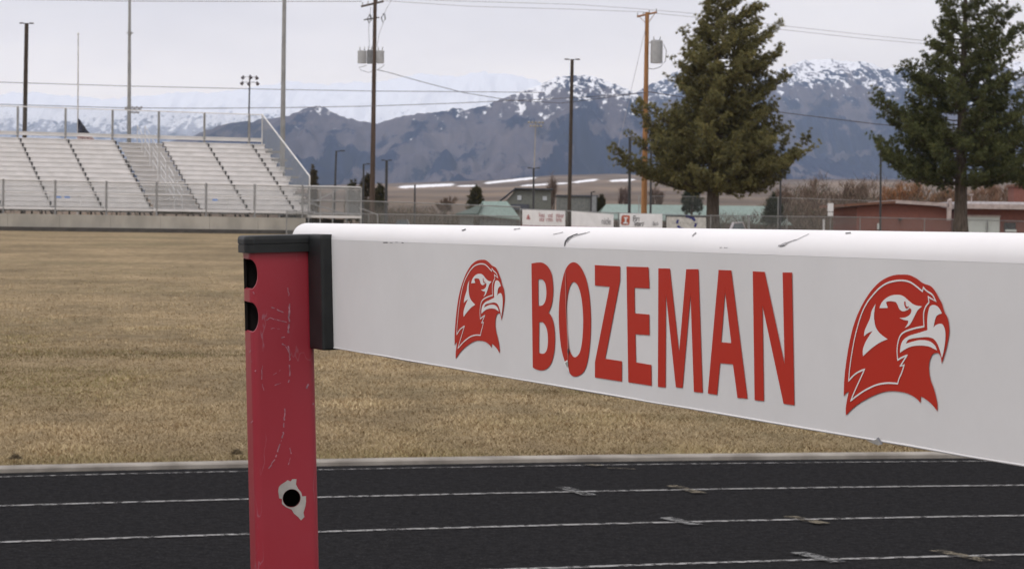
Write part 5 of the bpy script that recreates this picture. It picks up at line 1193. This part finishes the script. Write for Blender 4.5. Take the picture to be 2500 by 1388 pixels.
def end_cap(cu, sgn):
    # cap over the tube with a ridge, and the clip block running down the end of the bar
    mb = MB(); n = 0
    outp = stadium(0, PT+.0033, -HW-.0036, HW+.003, .008); pcu = PCX if sgn > 0 else cu
    lev = [(.0735,1.0),(.0795,1.0),(.0797,.985),(.0803,.985),(.0805,1.01),(.0838,1.01),(.0858,.985),(.0866,.93)]
    cen = (0, 0); k = len(outp)
    for v_, f in lev:
        for x, y in outp: mb.v.append(tuple(PP(x*f, v_, y*f, pcu)))
    for i in range(len(lev)-1):
        for j in range(k): mb.f.append((i*k+j, i*k+(j+1)%k, (i+1)*k+(j+1)%k, (i+1)*k+j))
    mb.f += [tuple(range(k))[::-1], tuple((len(lev)-1)*k+j for j in range(k))]
    cap = mb.build('end_cap', M_cap, hd, False)
    # clip: rounded vertical block
    u0, u1 = sorted((cu+sgn*(-PU-.0005 if sgn > 0 else -PU), cu)) if False else (cu, 0.) if sgn > 0 else (HU, cu)
    mb = MB(); w0, w1 = -.0085, .0245; lv = [(.0016,.9),(.0,1.)]
    pr = stadium((u0+u1)/2, abs(u1-u0)/2, w0, w1, .0022, 4); k = len(pr); cx, cy = (u0+u1)/2, (w0+w1)/2
    levs = [(-.0012,.97),(.0,1.),(.0838,1.),(.0858,.985),(.0868,.95)]
    for v_, f in levs:
        for x, y in pr: mb.v.append(tuple(H(cx+(x-cx)*f, v_, cy+(y-cy)*f)))
    for i in range(len(levs)-1):
        for j in range(k): mb.f.append((i*k+j, i*k+(j+1)%k, (i+1)*k+(j+1)%k, (i+1)*k+j))
    mb.f += [tuple(range(k))[::-1], tuple((len(levs)-1)*k+j for j in range(k))]
    mb.build('bar_clip', M_cap, cap, False)
end_cap(PU, 1)
# bare-metal chip round the small hole, drawn with the hole left open
def pfill(loops, eps, name, m):
    lp3 = [[Vector((*post_face(x, y), 0)) for x, y in lp] if not isinstance(lp[0], Vector) else lp for lp in loops]
    tr = tessellate_polygon(lp3); fl = [p for l in lp3 for p in l]
    return MB().add([PP(PT+eps, p.y, p.x) for p in fl], [tuple(t) for t in tr]).build(name, m, upo)
hb_, hv_ = post_face(712, 1215); hole = [Vector((hb_+.0071*math.cos(t*math.pi/14), hv_+.0071*math.sin(t*math.pi/14), 0)) for t in range(28)]
zz = lambda pts: [(x/2.533+560, y/2.533+840) for x, y in pts]
pfill([zz([(302,905),(306,880),(320,865),(345,850),(360,838),(378,846),(390,832),(415,832),(412,865),(425,890),(445,915),(450,938),(474,937),(474,970),(470,1000),(458,1040),(464,1065),(443,1087),(425,1065),(400,1045),(385,1020),(350,1005),(325,985),(325,955),(308,950)]), hole], .0002, 'bare_metal_patch', M_metal)
M_scr = mat('pale_scratch', (.34,.17,.21), .7, var=.3, scale=200)
def scratch(pts, wd):
    wd *= 1.25; mb = MB(); q = []
    for (x0,y0),(x1,y1) in zip(pts, pts[1:]):
        k = max(2, int(math.hypot(x1-x0, y1-y0)/5))
        for i in range(k): t = i/k; q.append((x0+(x1-x0)*t+random.uniform(-1.2,1.2), y0+(y1-y0)*t+random.uniform(-.8,.8)))
    for a_, b_ in zip(q, q[1:]):
        if random.random() < .22: continue
        dx, dy = b_[0]-a_[0], b_[1]-a_[1]; l = math.hypot(dx, dy)+1e-6; wq = wd*random.uniform(.4,1.2)/2; nx_, ny_ = -dy/l*wq, dx/l*wq
        f4 = [post_face(x, y) for x, y in ((a_[0]+nx_,a_[1]+ny_),(b_[0]+nx_,b_[1]+ny_),(b_[0]-nx_,b_[1]-ny_),(a_[0]-nx_,a_[1]-ny_))]
        mb.quad(*[PP(PT+.00025, v_, w_) for w_, v_ in f4])
    if mb.v: mb.build('scratch', M_scr, upo)
Z1 = lambda pts: [(x/3.857+560, y/3.857+520) for x, y in pts]
for pts, wd in [(Z1([(545,700),(560,760),(555,800)]),1.6),(Z1([(568,850),(560,960),(565,1040),(550,1150)]),3),(Z1([(395,885),(430,895),(470,920),(530,940)]),2),(Z1([(350,1010),(380,985),(470,1010),(560,1030)]),1.3),(Z1([(395,1090),(430,1080),(500,1095)]),1.5),
     (Z1([(490,1170),(545,1160)]),1.6),(Z1([(495,1230),(550,1250),(570,1330),(570,1388)]),2.2),(Z1([(205,725),(235,750),(238,775)]),1.8),(Z1([(190,1310),(215,1270)]),1.6),
     (zz([(350,10),(375,60),(372,180),(365,250)]),2.2),(zz([(345,380),(340,440),(335,540),(325,590),(300,650),(280,710),(235,780)]),2.2),(zz([(205,130),(198,200),(205,260),(220,300)]),1.4),(zz([(270,190),(330,150)]),1.2),(zz([(265,255),(330,235)]),1.2),
     (zz([(488,245),(470,300)]),4),(zz([(518,360),(505,405)]),2.4),(zz([(158,160),(170,172)]),3),(zz([(375,640),(385,690)]),2),(zz([(378,700),(360,755)]),1.5),(zz([(135,485),(155,462)]),1.2),(zz([(135,110),(145,95)]),1.2),(zz([(390,460),(375,500)]),1.2)]: scratch(pts, wd)
# --- the other upright (outside the frame) and the base
u2 = HU-PU
def plain_upright(cu):
    po = stadium(cu, PT, PW0, PW1, .0075); mb = MB(); k = len(po)
    for v_ in (-.94, .083):
        for x, y in po: mb.v.append(tuple(H(x, v_, y)))
    for j in range(k): mb.f.append((j, (j+1)%k, k+(j+1)%k, k+j))
    mb.f += [tuple(range(k))[::-1], tuple(range(k, 2*k))]; mb.build('upright', M_redp, hd, True)
plain_upright(u2); end_cap(u2, -1)
for cu in (PU, u2):
    a_ = H(cu, -vb+.03, .03); b_ = a_+NC*.72; a_.z = b_.z = .032
    mb = MB().tube([a_, b_], .022, 10).box(b_, (.06,.06,.05)); mb.build('base_leg', M_galv, hd)
a_, b_ = H(PU, -.72, -.03), H(u2, -.72, -.03); MB().tube([a_, b_], .016, 10).build('cross_brace', M_galv, hd)
